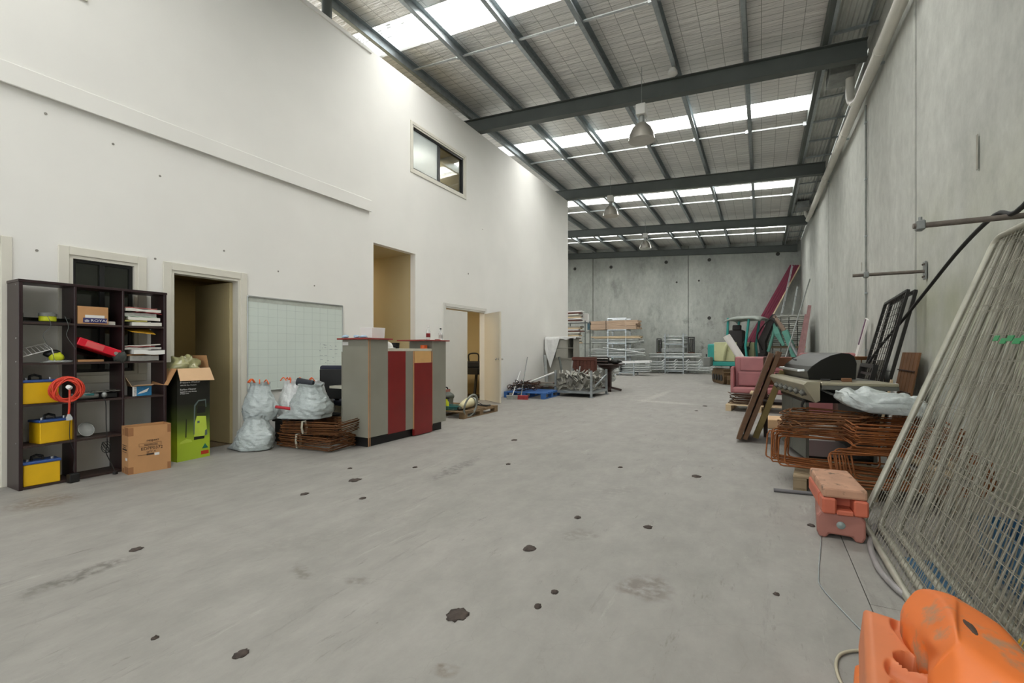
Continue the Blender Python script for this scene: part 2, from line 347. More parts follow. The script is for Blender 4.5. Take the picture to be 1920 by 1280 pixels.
# ---- right wall: precast concrete panels with open joints
wall_right = bpy.data.objects.new('wall_right', None); C.objects.link(wall_right); wall_right.location = (XR, 0, 0); struct(wall_right)
JR = [YF, 2.0, 7.25, 10.02, 15.5, 20.12, YB]
for i in range(len(JR) - 1):
    MB().bx(XR + (.012 if i % 2 else 0), XR + .18, JR[i] + .02, JR[i + 1] - .02, 0, 6.6).build('panel', 'concrete_wall', wall_right, True, bev=.008)
MB().bx(XR + .05, XR + .2, YF, YB, 0, 6.6).build('joint_sealant', 'sealant', wall_right, True)
def damp_wall():
    # yellow-green algae tint low on the two nearest panels
    m = MATS['concrete_wall']; N, L = nodes(m); b = N['Principled BSDF']; out = b.inputs['Base Color'].links[0].from_socket
    g = N.new('ShaderNodeNewGeometry'); sp = N.new('ShaderNodeSeparateXYZ'); L.new(g.outputs['Position'], sp.inputs[0])
    z = N.new('ShaderNodeMapRange'); z.inputs[1].default_value = 3.2; z.inputs[2].default_value = 1.2; L.new(sp.outputs['Z'], z.inputs[0])
    y = N.new('ShaderNodeMapRange'); y.inputs[1].default_value = 7.3; y.inputs[2].default_value = 7.2; L.new(sp.outputs['Y'], y.inputs[0])
    n = N.new('ShaderNodeTexNoise'); n.inputs['Scale'].default_value = 1.4; n.inputs['Detail'].default_value = 7; L.new(g.outputs['Position'], n.inputs['Vector'])
    r = N.new('ShaderNodeMapRange'); r.inputs[1].default_value = .3; r.inputs[2].default_value = .65; r.inputs[4].default_value = .85; L.new(n.outputs['Fac'], r.inputs[0])
    a = N.new('ShaderNodeMath'); a.operation = 'MULTIPLY'; L.new(z.outputs[0], a.inputs[0]); L.new(y.outputs[0], a.inputs[1]); c = N.new('ShaderNodeMath'); c.operation = 'MULTIPLY'; L.new(a.outputs[0], c.inputs[0]); L.new(r.outputs[0], c.inputs[1])
    mx = N.new('ShaderNodeMix'); mx.data_type = 'RGBA'; L.new(c.outputs[0], mx.inputs[0]); L.new(out, mx.inputs[6]); mx.inputs[7].default_value = lin('aaac90') + [1]; L.new(mx.outputs[2], b.inputs['Base Color'])
damp_wall()
def scuffed_back():
    # hand and stack scuffs at plank height on the back wall
    m = MATS['concrete_back']; N, L = nodes(m); b = N['Principled BSDF']; out = b.inputs['Base Color'].links[0].from_socket
    g = N.new('ShaderNodeNewGeometry'); sp = N.new('ShaderNodeSeparateXYZ'); L.new(g.outputs['Position'], sp.inputs[0])
    z = N.new('ShaderNodeMapRange'); z.inputs[1].default_value = 3.4; z.inputs[2].default_value = 2.2; L.new(sp.outputs['Z'], z.inputs[0])
    n = N.new('ShaderNodeTexNoise'); n.inputs['Scale'].default_value = 1.9; n.inputs['Detail'].default_value = 8; n.inputs['Roughness'].default_value = .7; L.new(g.outputs['Position'], n.inputs['Vector'])
    r = N.new('ShaderNodeMapRange'); r.inputs[1].default_value = .56; r.inputs[2].default_value = .68; r.inputs[4].default_value = .7; L.new(n.outputs['Fac'], r.inputs[0])
    c = N.new('ShaderNodeMath'); c.operation = 'MULTIPLY'; L.new(z.outputs[0], c.inputs[0]); L.new(r.outputs[0], c.inputs[1])
    mx = N.new('ShaderNodeMix'); mx.data_type = 'RGBA'; L.new(c.outputs[0], mx.inputs[0]); L.new(out, mx.inputs[6]); mx.inputs[7].default_value = lin('55574f') + [1]; L.new(mx.outputs[2], b.inputs['Base Color'])
scuffed_back()
cdt = MB().cyl((XR - .016, 10.14, .1), (XR - .016, 10.14, 5.5), .015, n=10).build('conduit', 'galv_dull', wall_right, True, smooth=40)
for z in (1.2, 2.2, 3.2, 4.2, 5.2): MB().bx(XR - .035, XR, 10.10, 10.18, z - .012, z + .012).build('saddle', 'galv', wall_right, True)
for px, py, hh in ((1832, 285, .2), (1615, 500, .16), (1560, 535, .12)):
    p = oX(px, py, XR); MB().box(p, (.003, .035, .3 if px > 1800 else .16)).build('patch', mat('stain_brown', 'a09c90', .9, var=.2), wall_right, True)
# ---- back wall
wall_back = bpy.data.objects.new('wall_back', None); C.objects.link(wall_back); wall_back.location = (0, YB, 0); struct(wall_back)
JB = [XW - .2, -8.64, -3.41, XR + .2]
for i in range(3):
    MB().bx(JB[i] + .014, JB[i + 1] - .014, YB + (.012 if i == 1 else 0), YB + .18, 0, 7.4).build('panel', 'concrete_back', wall_back, True, bev=.008)
MB().bx(JB[0], JB[3], YB + .05, YB + .2, 0, 7.4).build('joint_sealant', 'sealant', wall_back, True)
for px, py in ((1078, 504), (1145.6, 500.6), (1249, 491.4), (1330, 487), (1458.5, 476), (1329.8, 596), (1268.7, 529), (1310.5, 526)):
    p = oY(px, py, YB); r = .09 if py < 510 or py > 590 else .05
    MB().cyl(p + Vector((0, -.004, 0)), p + Vector((0, .02, 0)), r, n=14).build('lifting_recess', mat('recess', '3f3f3b', .9), wall_back, True)
# ---- front (behind the camera) with the open roller door, and the far-left end
MB().bx(XL - 4, -5.2, YF - .2, YF, 0, 7.4).bx(1.35, XR + .2, YF - .2, YF, 0, 7).bx(-5.2, 1.35, YF - .2, YF, 5.2, 7.2)
wf = MB().bx(-10, -5.0, YF - .2, YF, 0, 7.4).bx(1.2, XR + .2, YF - .2, YF, 0, 7).bx(-5.0, 1.2, YF - .2, YF, 4.9, 7.2).build('wall_front', 'concrete_wall'); struct(wf)
wl2 = MB().bx(XW - .2, XW, 14.9, YB, 0, 7.6).build('wall_far_left', 'concrete_back'); struct(wl2)

# ---- left office wall with its openings
OPEN = [(-.2, 1.45, 0, 2.13), (1.905, 2.46, .95, 2.115), (2.78, 3.565, 0, 2.10), (5.87, 6.96, 0, 3.04), (7.91, 9.5, 0, 2.12), (6.87, 8.63, 4.63, 5.49), (.3, 1.97, 4.66, 5.5)]
ys = sorted(set([YF, 14.93] + [a for o in OPEN for a in o[:2]])); zs = sorted(set([0, 6.3] + [a for o in OPEN for a in o[2:]]))
mb = MB()
for i in range(len(ys) - 1):
    for j in range(len(zs) - 1):
        yc = (ys[i] + ys[i + 1]) / 2; zc = (zs[j] + zs[j + 1]) / 2
        if not any(o[0] < yc < o[1] and o[2] < zc < o[3] for o in OPEN):
            mb.bx(XL - WT, XL, ys[i], ys[i + 1], zs[j], zs[j + 1])
wall_left = struct(mb.build('wall_left', 'plaster'))
bm = bmesh.new(); bm.from_mesh(wall_left.data); bmesh.ops.remove_doubles(bm, verts=bm.verts, dist=1e-5)
bmesh.ops.delete(bm, geom=[f for f in bm.faces if any(abs(f.calc_center_median().x - g.calc_center_median().x) < 1e-6 and f is not g and (f.calc_center_median() - g.calc_center_median()).length < 1e-4 for e in f.edges for g in e.link_faces)], context='FACES_ONLY')
bm.to_mesh(wall_left.data); bm.free()
# upper lining stands proud of the lower wall and ends at y 5.78
UO = (.3, 1.97, 4.66, 5.5)
mb = MB()
for y0, y1, z0, z1 in ((YF, .3, 3.56, 6.2), (1.97, 5.78, 3.56, 6.2), (.3, 1.97, 3.56, 4.66), (.3, 1.97, 5.5, 6.2)):
    mb.bx(XL, XL + .035, y0, y1, z0, z1)
mb.build('upper_lining', 'plaster', wall_left)
t1 = struct(MB().bx(XL + .035, XL + .055, YF, 5.78, 3.53, 3.72).build('trim_1', 'plaster', None, bev=.004))
t2 = struct(MB().bx(XL - .1, XL + .06, YF, 5.78, 6.2, 6.26).build('trim_2', 'plaster', None, bev=.004))
def architrave(par, y0, y1, z0, z1, wd=.07, m='frame_white', door=True):
    mb = MB()
    mb.bx(XL, XL + .018, y0 - wd, y0, z0, z1 + wd).bx(XL, XL + .018, y1, y1 + wd, z0, z1 + wd).bx(XL, XL + .018, y0, y1, z1, z1 + wd)
    if not door: mb.bx(XL, XL + .018, y0 - wd, y1 + wd, z0 - wd, z0)
    mb.build('architrave', m, par, True, bev=.004)
    mb = MB()                                    # jamb lining
    mb.bx(XL - WT - .01, XL + .005, y0, y0 + .03, z0, z1).bx(XL - WT - .01, XL + .005, y1 - .03, y1, z0, z1).bx(XL - WT - .01, XL + .005, y0 + .03, y1 - .03, z1 - .03, z1)
    if not door: mb.bx(XL - WT - .01, XL + .005, y0 + .03, y1 - .03, z0, z0 + .03)
    mb.build('jamb', m, par, True)
def sempty(name, loc):
    o = bpy.data.objects.new(name, None); C.objects.link(o); o.location = loc; struct(o); return o
# door at the left edge of the picture
d0 = sempty('door_1', (XL, .6, 0)); architrave(d0, -.2, 1.45, 0, 2.13)
MB().bx(XL - .09, XL - .05, -.17, 1.42, .005, 2.1).build('leaf', 'door_white', d0, True, bev=.003)
# low office window behind the bookcase: dark glass
w1 = sempty('window_1', (XL, 2.18, .95)); architrave(w1, 1.905, 2.46, .95, 2.115, .08, door=False)
MB().bx(XL - .07, XL - .03, 1.935, 1.965, .98, 2.085).bx(XL - .07, XL - .03, 2.40, 2.43, .98, 2.085).bx(XL - .07, XL - .03, 1.965, 2.4, 2.055, 2.085).bx(XL - .07, XL - .03, 1.965, 2.4, .98, 1.01).bx(XL - .07, XL - .025, 2.15, 2.19, 1.01, 2.055).build('sash', 'alu_dark', w1, True)
for a, b in ((1.965, 2.15), (2.19, 2.40)): MB().bx(XL - .055, XL - .048, a, b, 1.01, 2.055).build('pane', 'glass_dark', w1, True)
# open doorway
d1 = sempty('door_2', (XL, 3.17, 0)); architrave(d1, 2.78, 3.565, 0, 2.10, .085)
lf = MB().bx(-6.74, -5.955, 3.495, 3.533, .01, 2.06).build('leaf', 'door_cream', d1, True, bev=.003)
for z in (.28, 1.83): MB().cyl((-5.95, 3.49, z - .05), (-5.95, 3.49, z + .05), .009, n=8).build('hinge', 'alu', lf)
# double door with one leaf swung out into the hall
d2 = sempty('door_3', (XL, 8.7, 0)); architrave(d2, 7.91, 9.5, 0, 2.12, .075, 'door_white')
l1 = MB().bx(XL - .045, XL - .005, 7.945, 8.76, .012, 2.06).build('leaf', 'door_white', d2, True, bev=.003)
hg = Vector((XL + .012, 9.46, 0)); fe = Vector((-5.15, 8.99, 0)); dr = (fe - hg).normalized(); nn = Vector((-dr.y, dr.x, 0))
mb = MB(); vs = [hg, fe, fe + nn * .038, hg + nn * .038]
mb.add([v + Vector((0, 0, .012)) for v in vs] + [v + Vector((0, 0, 2.06)) for v in vs], [(0, 3, 2, 1), (4, 5, 6, 7), (0, 1, 5, 4), (1, 2, 6, 5), (2, 3, 7, 6), (3, 0, 4, 7)])
l2 = mb.build('leaf', mat('door_out', 'd2cbba', .5, var=.03, scale=2), d2, True)
for sgn in (-1, 1):
    p = fe - dr * .065 + Vector((0, 0, 1.0)); base = p + nn * (.038 if sgn > 0 else 0)
    MB().lathe([(.028, 0), (.028, .006), (.012, .01), (.012, .035), (.03, .05), (.03, .07), (.018, .078), (0, .08)], base - d2.location, 14, nn * sgn).build('knob', 'chrome', l2, smooth=35)
# upper office window, sliding sashes
w2 = sempty('window_2', (XL, 7.75, 4.6)); architrave(w2, 6.87, 8.63, 4.63, 5.49, .06, door=False)
mb = MB(); x0, x1 = XL - .075, XL - .015
mb.bx(x0, x1, 6.9, 6.925, 4.66, 5.46).bx(x0, x1, 8.56, 8.6, 4.66, 5.46).bx(x0, x1, 6.925, 8.56, 5.42, 5.46).bx(x0, x1, 6.925, 8.56, 4.66, 4.685)
mb.bx(x0 + .01, x1 - .005, 7.69, 7.735, 4.685, 5.42).bx(x0, x0 + .03, 7.76, 7.80, 4.685, 5.42).build('sash', 'alu_dark', w2, True)
MB().bx(XL - .04, XL - .034, 6.925, 7.69, 4.685, 5.42).build('pane', mat('frosted', 'dfe8e6', .25, var=.02, trans=.55, spec=.5), w2, True)
MB().bx(XL - .062, XL - .057, 7.8, 8.56, 4.685, 5.42).build('pane', 'glass_pane', w2, True)
w3 = sempty('window_3', (XL, 1.1, 4.66)); 
mb = MB(); xf = XL + .035
mb.bx(xf, xf + .02, .23, 2.03, 4.6, 4.66).bx(xf, xf + .02, .23, 2.03, 5.5, 5.56).bx(xf, xf + .02, .23, .3, 4.66, 5.5).bx(xf, xf + .02, 1.97, 2.03, 4.66, 5.5).build('architrave', 'frame_white', w3, True, bev=.004)
MB().bx(XL - .06, XL - .05, .3, 1.97, 4.66, 5.5).build('pane', 'glass_dark', w3, True)
# rooms behind the openings (walls, ceiling, floor finish)
def room(name, x0, y0, y1, z0, z1, m, mf='carpet', open_top=False):
    x1 = XL - WT; t = .08
    mb = MB().bx(x0 - t, x0, y0 - t, y1 + t, z0, z1).bx(x0, x1, y0 - t, y0, z0, z1).bx(x0, x1, y1, y1 + t, z0, z1)
    r = struct(mb.build('wall_' + name, m)); MB().bx(x0, x1, y0, y1, z1, z1 + t).build('room_ceiling', m, r)
    MB().bx(x0, x1 + .0, y0, y1, z0 - (.1 if z0 > 1 else -.001), z0 + (.004 if z0 < 1 else 0)).build('room_floor', mf, r)
    return r
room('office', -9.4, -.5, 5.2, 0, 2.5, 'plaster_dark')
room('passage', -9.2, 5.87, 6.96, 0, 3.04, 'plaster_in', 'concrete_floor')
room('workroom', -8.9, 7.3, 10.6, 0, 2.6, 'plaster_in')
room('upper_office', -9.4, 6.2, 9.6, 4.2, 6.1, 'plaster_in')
def ceiling_or_fill_panel(label, x0, x1, y0, y1, z, em='panel_glow'):
    t = thing('interior_light', label, 'light', ((x0 + x1) / 2, (y0 + y1) / 2, z))
    MB().bx(x0, x1, y0, y1, z - .03, z).build('frame', 'frame_white', t, True)
    MB().bx(x0 + .03, x1 - .03, y0 + .03, y1 - .03, z - .034, z - .029).build('diffuser', em, t, True)
emit('fill_dim', 'ffefc8', 1.6); emit('lamp_cool', 'fff8ee', 8)
ceiling_or_fill_panel('lit ceiling panel seen through the upper office window', -7.9, -7.3, 8.5, 9.55, 6.1, 'lamp_cool')
ceiling_or_fill_panel('added dim fill light out of sight in the dark office', -8.6, -7.4, 3.9, 4.9, 2.5, 'fill_dim')  # unseen glowing panel added to lift the dark room a little
ceiling_or_fill_panel('added unseen fill light inside the tall passage opening', -8.2, -7.6, 6.2, 6.7, 3.04)  # out-of-view panel added to brighten the passage walls
ceiling_or_fill_panel('ceiling light panel inside the room behind the double door', -7.7, -7.1, 7.4, 8.5, 2.6)

# ================================================================ roof
ceiling = bpy.data.objects.new('ceiling', None); C.objects.link(ceiling); ceiling.location = (0, 0, ROOF0); struct(ceiling)
def slab(mb, x0, x1, y0, y1, dz0, dz1):
    v = []
    for dz in (dz0, dz1): v += [(x0, y0, roofz(x0) + dz), (x1, y0, roofz(x1) + dz), (x1, y1, roofz(x1) + dz), (x0, y1, roofz(x0) + dz)]
    return mb.add(v, [(0, 3, 2, 1), (4, 5, 6, 7), (0, 1, 5, 4), (1, 2, 6, 5), (2, 3, 7, 6), (3, 0, 4, 7)])
PX = [.89 - 1.165 * k for k in range(12)]
XE = PX[0] + .06
yc = YF - 2.5
edges = [(yc, SKY_Y[0][0])] + [(SKY_Y[i][1], SKY_Y[i + 1][0]) for i in range(5)] + [(SKY_Y[5][1], YB + .1)]
for a, b in edges:
    slab(MB(), XW, XE, a, b, 0, .06).build('foil_insulation', 'foil', ceiling, True)
slab(MB(), XW, XR + .3, YF - 2.5, SKY_Y[0][0], .1, .12)
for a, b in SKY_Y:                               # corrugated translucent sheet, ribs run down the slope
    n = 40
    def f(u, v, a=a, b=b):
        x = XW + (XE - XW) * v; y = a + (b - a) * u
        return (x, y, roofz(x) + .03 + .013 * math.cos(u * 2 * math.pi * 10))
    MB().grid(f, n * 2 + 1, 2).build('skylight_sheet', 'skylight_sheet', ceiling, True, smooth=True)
# purlins: lipped C sections on top of the rafters
for k, x in enumerate(PX):
    z1 = roofz(x) - .004; z0 = z1 - .2
    mb = MB(); y0, y1 = YF - .2, YB
    if x < XL - .5: y0 = 5.0
    mb.bx(x - .004, x, y0, y1, z0, z1).bx(x, x + .07, y0, y1, z0, z0 + .004).bx(x, x + .07, y0, y1, z1 - .004, z1).bx(x + .066, x + .07, y0, y1, z0, z0 + .02)
    mb.build('purlin', 'galv' if k not in (0,) else 'steel_paint', ceiling, True)
# rafters: tapered I beams
RY = [9.3, 14.86, 20.42, YB - .14, 3.75, -1.8]
for y in RY:
    mb = MB()
    for (dy, d0, d1) in ((.085, -.52, -.508), (.006, -.508, -.217), (.085, -.217, -.205)):
        v = []; x0 = XW if y > 15 else -6.4; x1 = 1.5
        for dz in (d0, d1): v += [(x0, y - dy, roofz(x0) + dz), (x1, y - dy, roofz(x1) + dz), (x1, y + dy, roofz(x1) + dz), (x0, y + dy, roofz(x0) + dz)]
        mb.add(v, [(0, 3, 2, 1), (4, 5, 6, 7), (0, 1, 5, 4), (1, 2, 6, 5), (2, 3, 7, 6), (3, 0, 4, 7)])
    rf = mb.build('rafter', 'steel_paint', ceiling, True)
    for x in PX[1:]:                              # purlin cleats and fly brace
        if x < x0 + .2: continue
        z = roofz(x) - .2; MB().bx(x - .014, x - .006, y - .05, y + .05, z - .01, z + .16).build('cleat', 'steel_paint', rf)
    if y < 16:
        x = PX[5]; MB().bar((x + .03, y - .35, roofz(x) - .2), (x + .03, y - .05, roofz(x) - .5), .04, .005).build('fly_brace', 'galv', rf)
# bridging rods between purlins at each translucent sheet
for a, b in SKY_Y[1:]:
    yb_ = b + .38
    for k in range(11 if b > 15 else 6):
        xa, xb = PX[k + 1] + .07, PX[k] - .004
        mb = MB().bar((xa, yb_, roofz(xa) - .16), (xb, yb_, roofz(xb) - .16), .05, .004).bar((xa, yb_ + .025, roofz(xa) - .135), (xb, yb_ + .025, roofz(xb) - .135), .004, .05)
        mb.build('bridging', 'galv_bright', ceiling, True)
        MB().bx(xb - .06, xb, yb_ - .03, yb_ + .03, roofz(xb) - .18, roofz(xb) - .1).build('bridging_cleat', 'galv_bright', ceiling, True)
# eaves strip beside the right wall: bare corrugated sheet over the box gutter with cross battens
def cor(u, v):
    y = -3 + (YB + 3) * u; x = XE + (XR - XE) * v
    return (x, y, roofz(XE) + .02 - .02 * v + .018 * math.cos(x * 2 * math.pi / .076))
MB().grid(lambda u, v: cor(v, u), 60, 2).build('corrugated_sheet', mat('corrugate', 'd2d4ce', .5, .1, var=.08), ceiling, True, smooth=True)
mb = MB().bx(XE - .02, XE + .06, YF, YB, roofz(XE) - .2, roofz(XE) - .0); mb.build('eaves_channel', 'galv', ceiling, True)
y = -2.0
while y < YB:
    MB().bx(XE + .06, XR, y - .03, y + .03, roofz(XE) - .075, roofz(XE) - .045).build('batten', 'galv', ceiling, True); y += 1.12
MB().bx(XR - .16, XR - .14, YF, YB, roofz(XE) - .12, roofz(XE) - .02).build('gutter_side', 'galv', ceiling, True)
for y in (10.35, 19.2): MB().bx(1.08, XR - .17, y - .28, y + .28, roofz(XE) - .3, roofz(XE) - .08).build('sump', 'galv_dull', ceiling, True, bev=.01)
# steel post stub standing on the office wall
o = MB().cyl((XL - .02, 4.92, 6.26), (XL - .02, 4.92, roofz(XL) - .01), .075, n=20).build('post', 'steel_paint', ceiling, True, smooth=40)
# ================================================================ left side: bookcase and its contents
mat('dark_wood', '2b1a1c', .38, var=.2, scale=4)
mat('dark_wood_edge', '362824', .5, var=.2)
mat('yellow_paint', 'dcae12', .4, var=.06, scale=6, col2='a8830f', c2amt=.18)
mat('blue_lid', '2f4f8c', .45, var=.12)
mat('cord_red', 'd8432c', .5, var=.1)
mat('card', 'b98a5c', .85, var=.05, scale=8)
mat('card_dark', '946640', .8, var=.06)
mat('card_light', 'd9b48c', .85, var=.04)
mat('ink', '3a2c22', .8, var=.05)
mat('ink_navy', '25255e', .6, var=.05)
mat('print_white', 'dcdad6', .6, var=.02)
mat('paper', 'd9d6cc', .85, var=.06, scale=12)
mat('paper_grey', 'b0aea8', .85, var=.12, scale=30)
mat('paper_green', 'b9cdb8', .85, var=.05)
mat('paper_yellow', 'd9d07a', .85, var=.05)
mat('folder_pink', 'b26a66', .7, var=.08)
mat('folder_red', '7d2325', .7, var=.08)
mat('envelope', 'c9971f', .8, var=.06)
mat('red_file', 'd5182f', .4, var=.06)
mat('hivis', 'c6cc1c', .6, var=.1)
mat('grey_plastic', '6f716c', .5, var=.08)
mat('clear', 'eef2f0', .12, var=0, alpha=.32)
mat('foil_tray', 'c9c9c6', .25, .95, var=.1)
mat('teal_tool', '1d6b6b', .45, var=.1)
mat('dark_cloth', '3c3f3b', .95, var=.25, scale=20)
BX0, BX1, BY0 = -5.825, -5.555, 1.485           # back, front, left end
CWID = .3623; BYE = BY0 + .018 + 3 * CWID
bk = thing('bookcase', 'tall dark wood open bookcase of fifteen cubes against the white wall', 'bookcase', (BX1, BY0, 0))
for i in range(4):
    y = BY0 + i * CWID; MB().bx(BX0, BX1, y, y + .018 + (.008 if i in (0, 3) else 0), 0, 1.782).build('upright', 'dark_wood', bk, True, bev=.002)
MB().bx(BX0, BX1 + .004, BY0 - .004, BYE + .012, 1.782, 1.806).build('top', 'dark_wood', bk, True, bev=.002)
ZS = [1.444, 1.088, .731, .375, .022]
for z in ZS:
    for i in range(3): MB().bx(BX0, BX1 - .003, BY0 + .019 + (.008 if i == 0 else 0) + i * CWID, BY0 + (i + 1) * CWID - .001, z - .018, z).build('shelf', 'dark_wood_edge', bk, True)
for z in (1.76, 1.3, 1.1, .74, .4): MB().cyl((BX1 - .06, BY0 - .003, z), (BX1 - .06, BY0 + .002, z), .006, n=8).build('screw', 'alu', bk, True)
def cy(c, f): return BY0 + .02 + c * CWID + f * .34        # across a column
def battery(loc, rz, label, big=0):
    t = thing('car_battery', label, 'battery', loc, rz, None)
    W, D, Hh = .235, .165, .185
    MB().bx(-D / 2, D / 2, -W / 2, W / 2, 0, Hh).build('case', 'yellow_paint', t, bev=.006, seg=2)
    ld = MB().bx(-D / 2 - .006, D / 2 + .006, -W / 2 - .006, W / 2 + .006, Hh + .001, Hh + .022).build('lid', 'blue_lid', t, bev=.004)
    MB().tube([(.0, -.05, Hh + .02), (.0, -.05, Hh + .055), (.0, -.02, Hh + .065), (0, .02, Hh + .05), (0, .02, Hh + .02)], .011, 6).build('carry_strap', 'black', t, smooth=40)
    for y in (-.085, .075): MB().cyl((.035, y, Hh + .02), (.035, y, Hh + .042), .011, n=10).build('terminal', 'alu', ld)
    MB().bx(-D / 2 - .002, -D / 2 + .001, -.08, .08, .05, .13).build('label_plate', 'folder_red', t)
    return t
battery((-5.66, cy(0, .37), ZS[2]), .02, 'yellow and blue car battery on the third shelf beside the red cord')
battery((-5.66, cy(0, .64), ZS[3]), .16, 'yellow and blue car battery on the fourth shelf against the divider')
battery((-5.65, cy(0, .40), ZS[4]), -.06, 'yellow and blue car battery in the bottom left cube')
# row 1
t = thing('plastic_tub', 'yellow plastic tub with grey lid on the top left shelf', 'tub', (-5.64, cy(0, .55), ZS[0] + .012))
MB().lathe([(.052, 0), (.058, .005), (.058, .045)], n=20).build('tub', 'hivis', t, smooth=40); MB().lathe([(.062, .045), (.062, .072), (.055, .078)], n=20).build('lid', 'grey_plastic', t, smooth=40)
t = thing('metal_tray', 'thin black tray under the yellow tub on the top left shelf', 'tray', (-5.68, cy(0, .5), ZS[0]))
MB().bx(-.1, .1, -.155, .15, 0, .01).build('base', 'black', t); MB().bx(-.1, .1, -.16, -.155, 0, .075).bx(-.1, .1, .15, .155, 0, .05).bx(-.105, -.1, -.155, .15, 0, .05).build('rim', 'black_gloss', t)
t = thing('carton', 'small brown carton with a blue ROYAL label on the bookcase', 'carton', (-5.66, cy(1, .35), ZS[0]), 0)
MB().bx(-.1, .1, -.115, .115, 0, .165).build('body', 'card', t, bev=.003)
MB().bx(.1, .1012, -.06, .085, .058, .085).build('sticker', 'print_white', t)
lb = MB().bx(.1, .1015, -.075, .105, .012, .058).build('label_plate', 'ink_navy', t)
text('lettering', 'ROYAL', 'print_white', lb, (.1018, -.02, .023), (R(90), 0, R(90)), .034, sx=1.25); MB().prism([(0, .014), (-.02, .005), (.02, .005)], (.1018, -.047, .028), (0, 1, 0), (0, 0, 1), (.0006, 0, 0)).bx(.1018, .1024, -.063, -.031, .022, .028).build('emblem', 'print_white', lb)
t = tag(MB().bx(-5.72, -5.6, cy(1, .73), cy(1, .9), ZS[0], ZS[0] + .034).build('paper_pad', 'paper', None, bev=.004), 'small white box beside the ROYAL carton', 'box')
# right column: piles of paper
def pile(z, items, base):
    for k, (kind, m, h, y0, y1, xo, tilt, label) in enumerate(items):
        mb = MB(); x0, x1 = -5.78, -5.60 + xo
        n = 9
        def f(u, v, top, z=z, h=h): 
            y = y0 + (y1 - y0) * u; x = x0 + (x1 - x0) * v
            dz = .011 * noise.noise(Vector((u * 3, v * 2, k * 3.7 + base))) + tilt * (u - .5)
            return (x, y, z + dz + (h if top else 0) + .004)
        vs = [f(i / (n - 1), j, tp) for tp in (0, 1) for j in (0, 1) for i in range(n)]
        fs = []
        for i in range(n - 1):
            fs += [(i, i + n, i + n + 1, i + 1), (2 * n + i, 2 * n + i + 1, 3 * n + i + 1, 3 * n + i), (i, i + 1, 2 * n + i + 1, 2 * n + i), (n + i, 3 * n + i, 3 * n + i + 1, n + i + 1)]
        fs += [(0, 2 * n, 3 * n, n), (n - 1, 2 * n - 1, 4 * n - 1, 3 * n - 1)]
        o = mb.add(vs, fs).build(kind, m, None); tag(o, label, kind.replace('_', ' ')); z += h + .003
    return z
c2 = lambda f: cy(2, f)
pile(ZS[0], [('paper_stack', 'paper', .035, c2(.2), c2(.97), .03, .006, 'thick ream of white paper at the bottom of the upper paper pile'),
             ('paper_stack', 'paper_yellow', .014, c2(.04), c2(.6), .02, .01, 'pale yellow papers in the upper paper pile'),
             ('paper_stack', 'paper', .03, c2(.1), c2(.92), .035, .0, 'white papers above the yellow ones in the upper pile'),
             ('folder', 'paper_green', .006, c2(.05), c2(.85), .02, .0, 'thin pale green folder in the upper paper pile'),
             ('paper_stack', 'paper_grey', .032, c2(.04), c2(.85), .01, .0, 'grey edged papers in the middle of the upper pile'),
             ('folder', 'folder_red', .009, c2(.3), c2(.97), .03, -.012, 'dark red folder near the top of the upper paper pile'),
             ('paper_stack', 'paper', .028, c2(.04), c2(.95), .03, .0, 'loose white papers under the pink folder at the top'),
             ('folder', 'folder_pink', .008, c2(.04), c2(.86), .02, .004, 'pink folder on top of the upper paper pile')], 1)
zt = pile(ZS[1], [('paper_stack', 'paper_grey', .05, c2(.16), c2(.9), .02, 0, 'fat grey stack of paper at the bottom of the lower pile'),
             ('folder', 'card', .012, c2(.03), c2(.92), .0, .004, 'brown card folder beneath the white binder'),
             ('binder', 'white_plastic', .042, c2(.2), c2(1.0), .07, 0, 'white ring binder poking out of the lower paper pile'),
             ('paper_stack', 'paper_grey', .022, c2(.03), c2(.97), .02, .006, 'rumpled grey papers lying on the white binder'),
             ('folder', 'folder_red', .007, c2(.05), c2(.8), .02, .004, 'red folder on top of the lower paper pile'),
             ('paper_stack', 'paper', .01, c2(.05), c2(.96), .01, .02, 'curled white sheets on top of the lower paper pile')], 9)
o = MB().add([(-5.75, c2(.1), 1.424), (-5.75, c2(.85), 1.424), (-5.57, c2(.8), 1.36), (-5.57, c2(.2), 1.38), (-5.75, c2(.1), 1.428), (-5.75, c2(.85), 1.428), (-5.57, c2(.8), 1.366), (-5.57, c2(.2), 1.386)],
             [(0, 1, 2, 3), (7, 6, 5, 4), (0, 4, 5, 1), (1, 5, 6, 2), (2, 6, 7, 3), (3, 7, 4, 0)]).build('envelope', 'envelope', None)
tag(o, 'mustard envelope slumped beneath the upper paper shelf', 'envelope')
# row 2
t = thing('dish_rack', 'thin white wire rack lying in the second cube down', 'rack', (-5.66, cy(0, .1), ZS[1]))
mb = MB()
a, b, c_, d = Vector((.06, -.03, .05)), Vector((.06, .17, .12)), Vector((-.07, -.03, .11)), Vector((-.07, .16, .17))
for p, q in ((a, b), (c_, d), (a, c_), (b, d), (b, Vector((.06, .19, .0))), (d, Vector((-.07, .18, 0)))): mb.tube([p, q], .004, 5)
for k in range(7): mb.tube([a.lerp(b, (k + .5) / 7), c_.lerp(d, (k + .5) / 7)], .002, 4)
mb.build('wires', 'print_white', t)
for k, (py0, py1) in enumerate(((.17, .13), (.52, .62))):
    y0 = cy(0, py0 + .3); pts = smoothpath([(-5.56, y0, ZS[0] + .06), (-5.545, y0 + .02, ZS[0] - .03), (-5.55, y0 - .03 + k * .04, ZS[0] - .12), (-5.56, y0 + .03 + k * .05, ZS[1] + .1), (-5.6, y0 + .06, ZS[1] + .01)])
    tag(MB().tube(pts, .0022, 5).build('wire', 'steel_paint', None), ('left' if k == 0 else 'right') + ' one of two bent wires hanging from the top left shelf', 'wire')
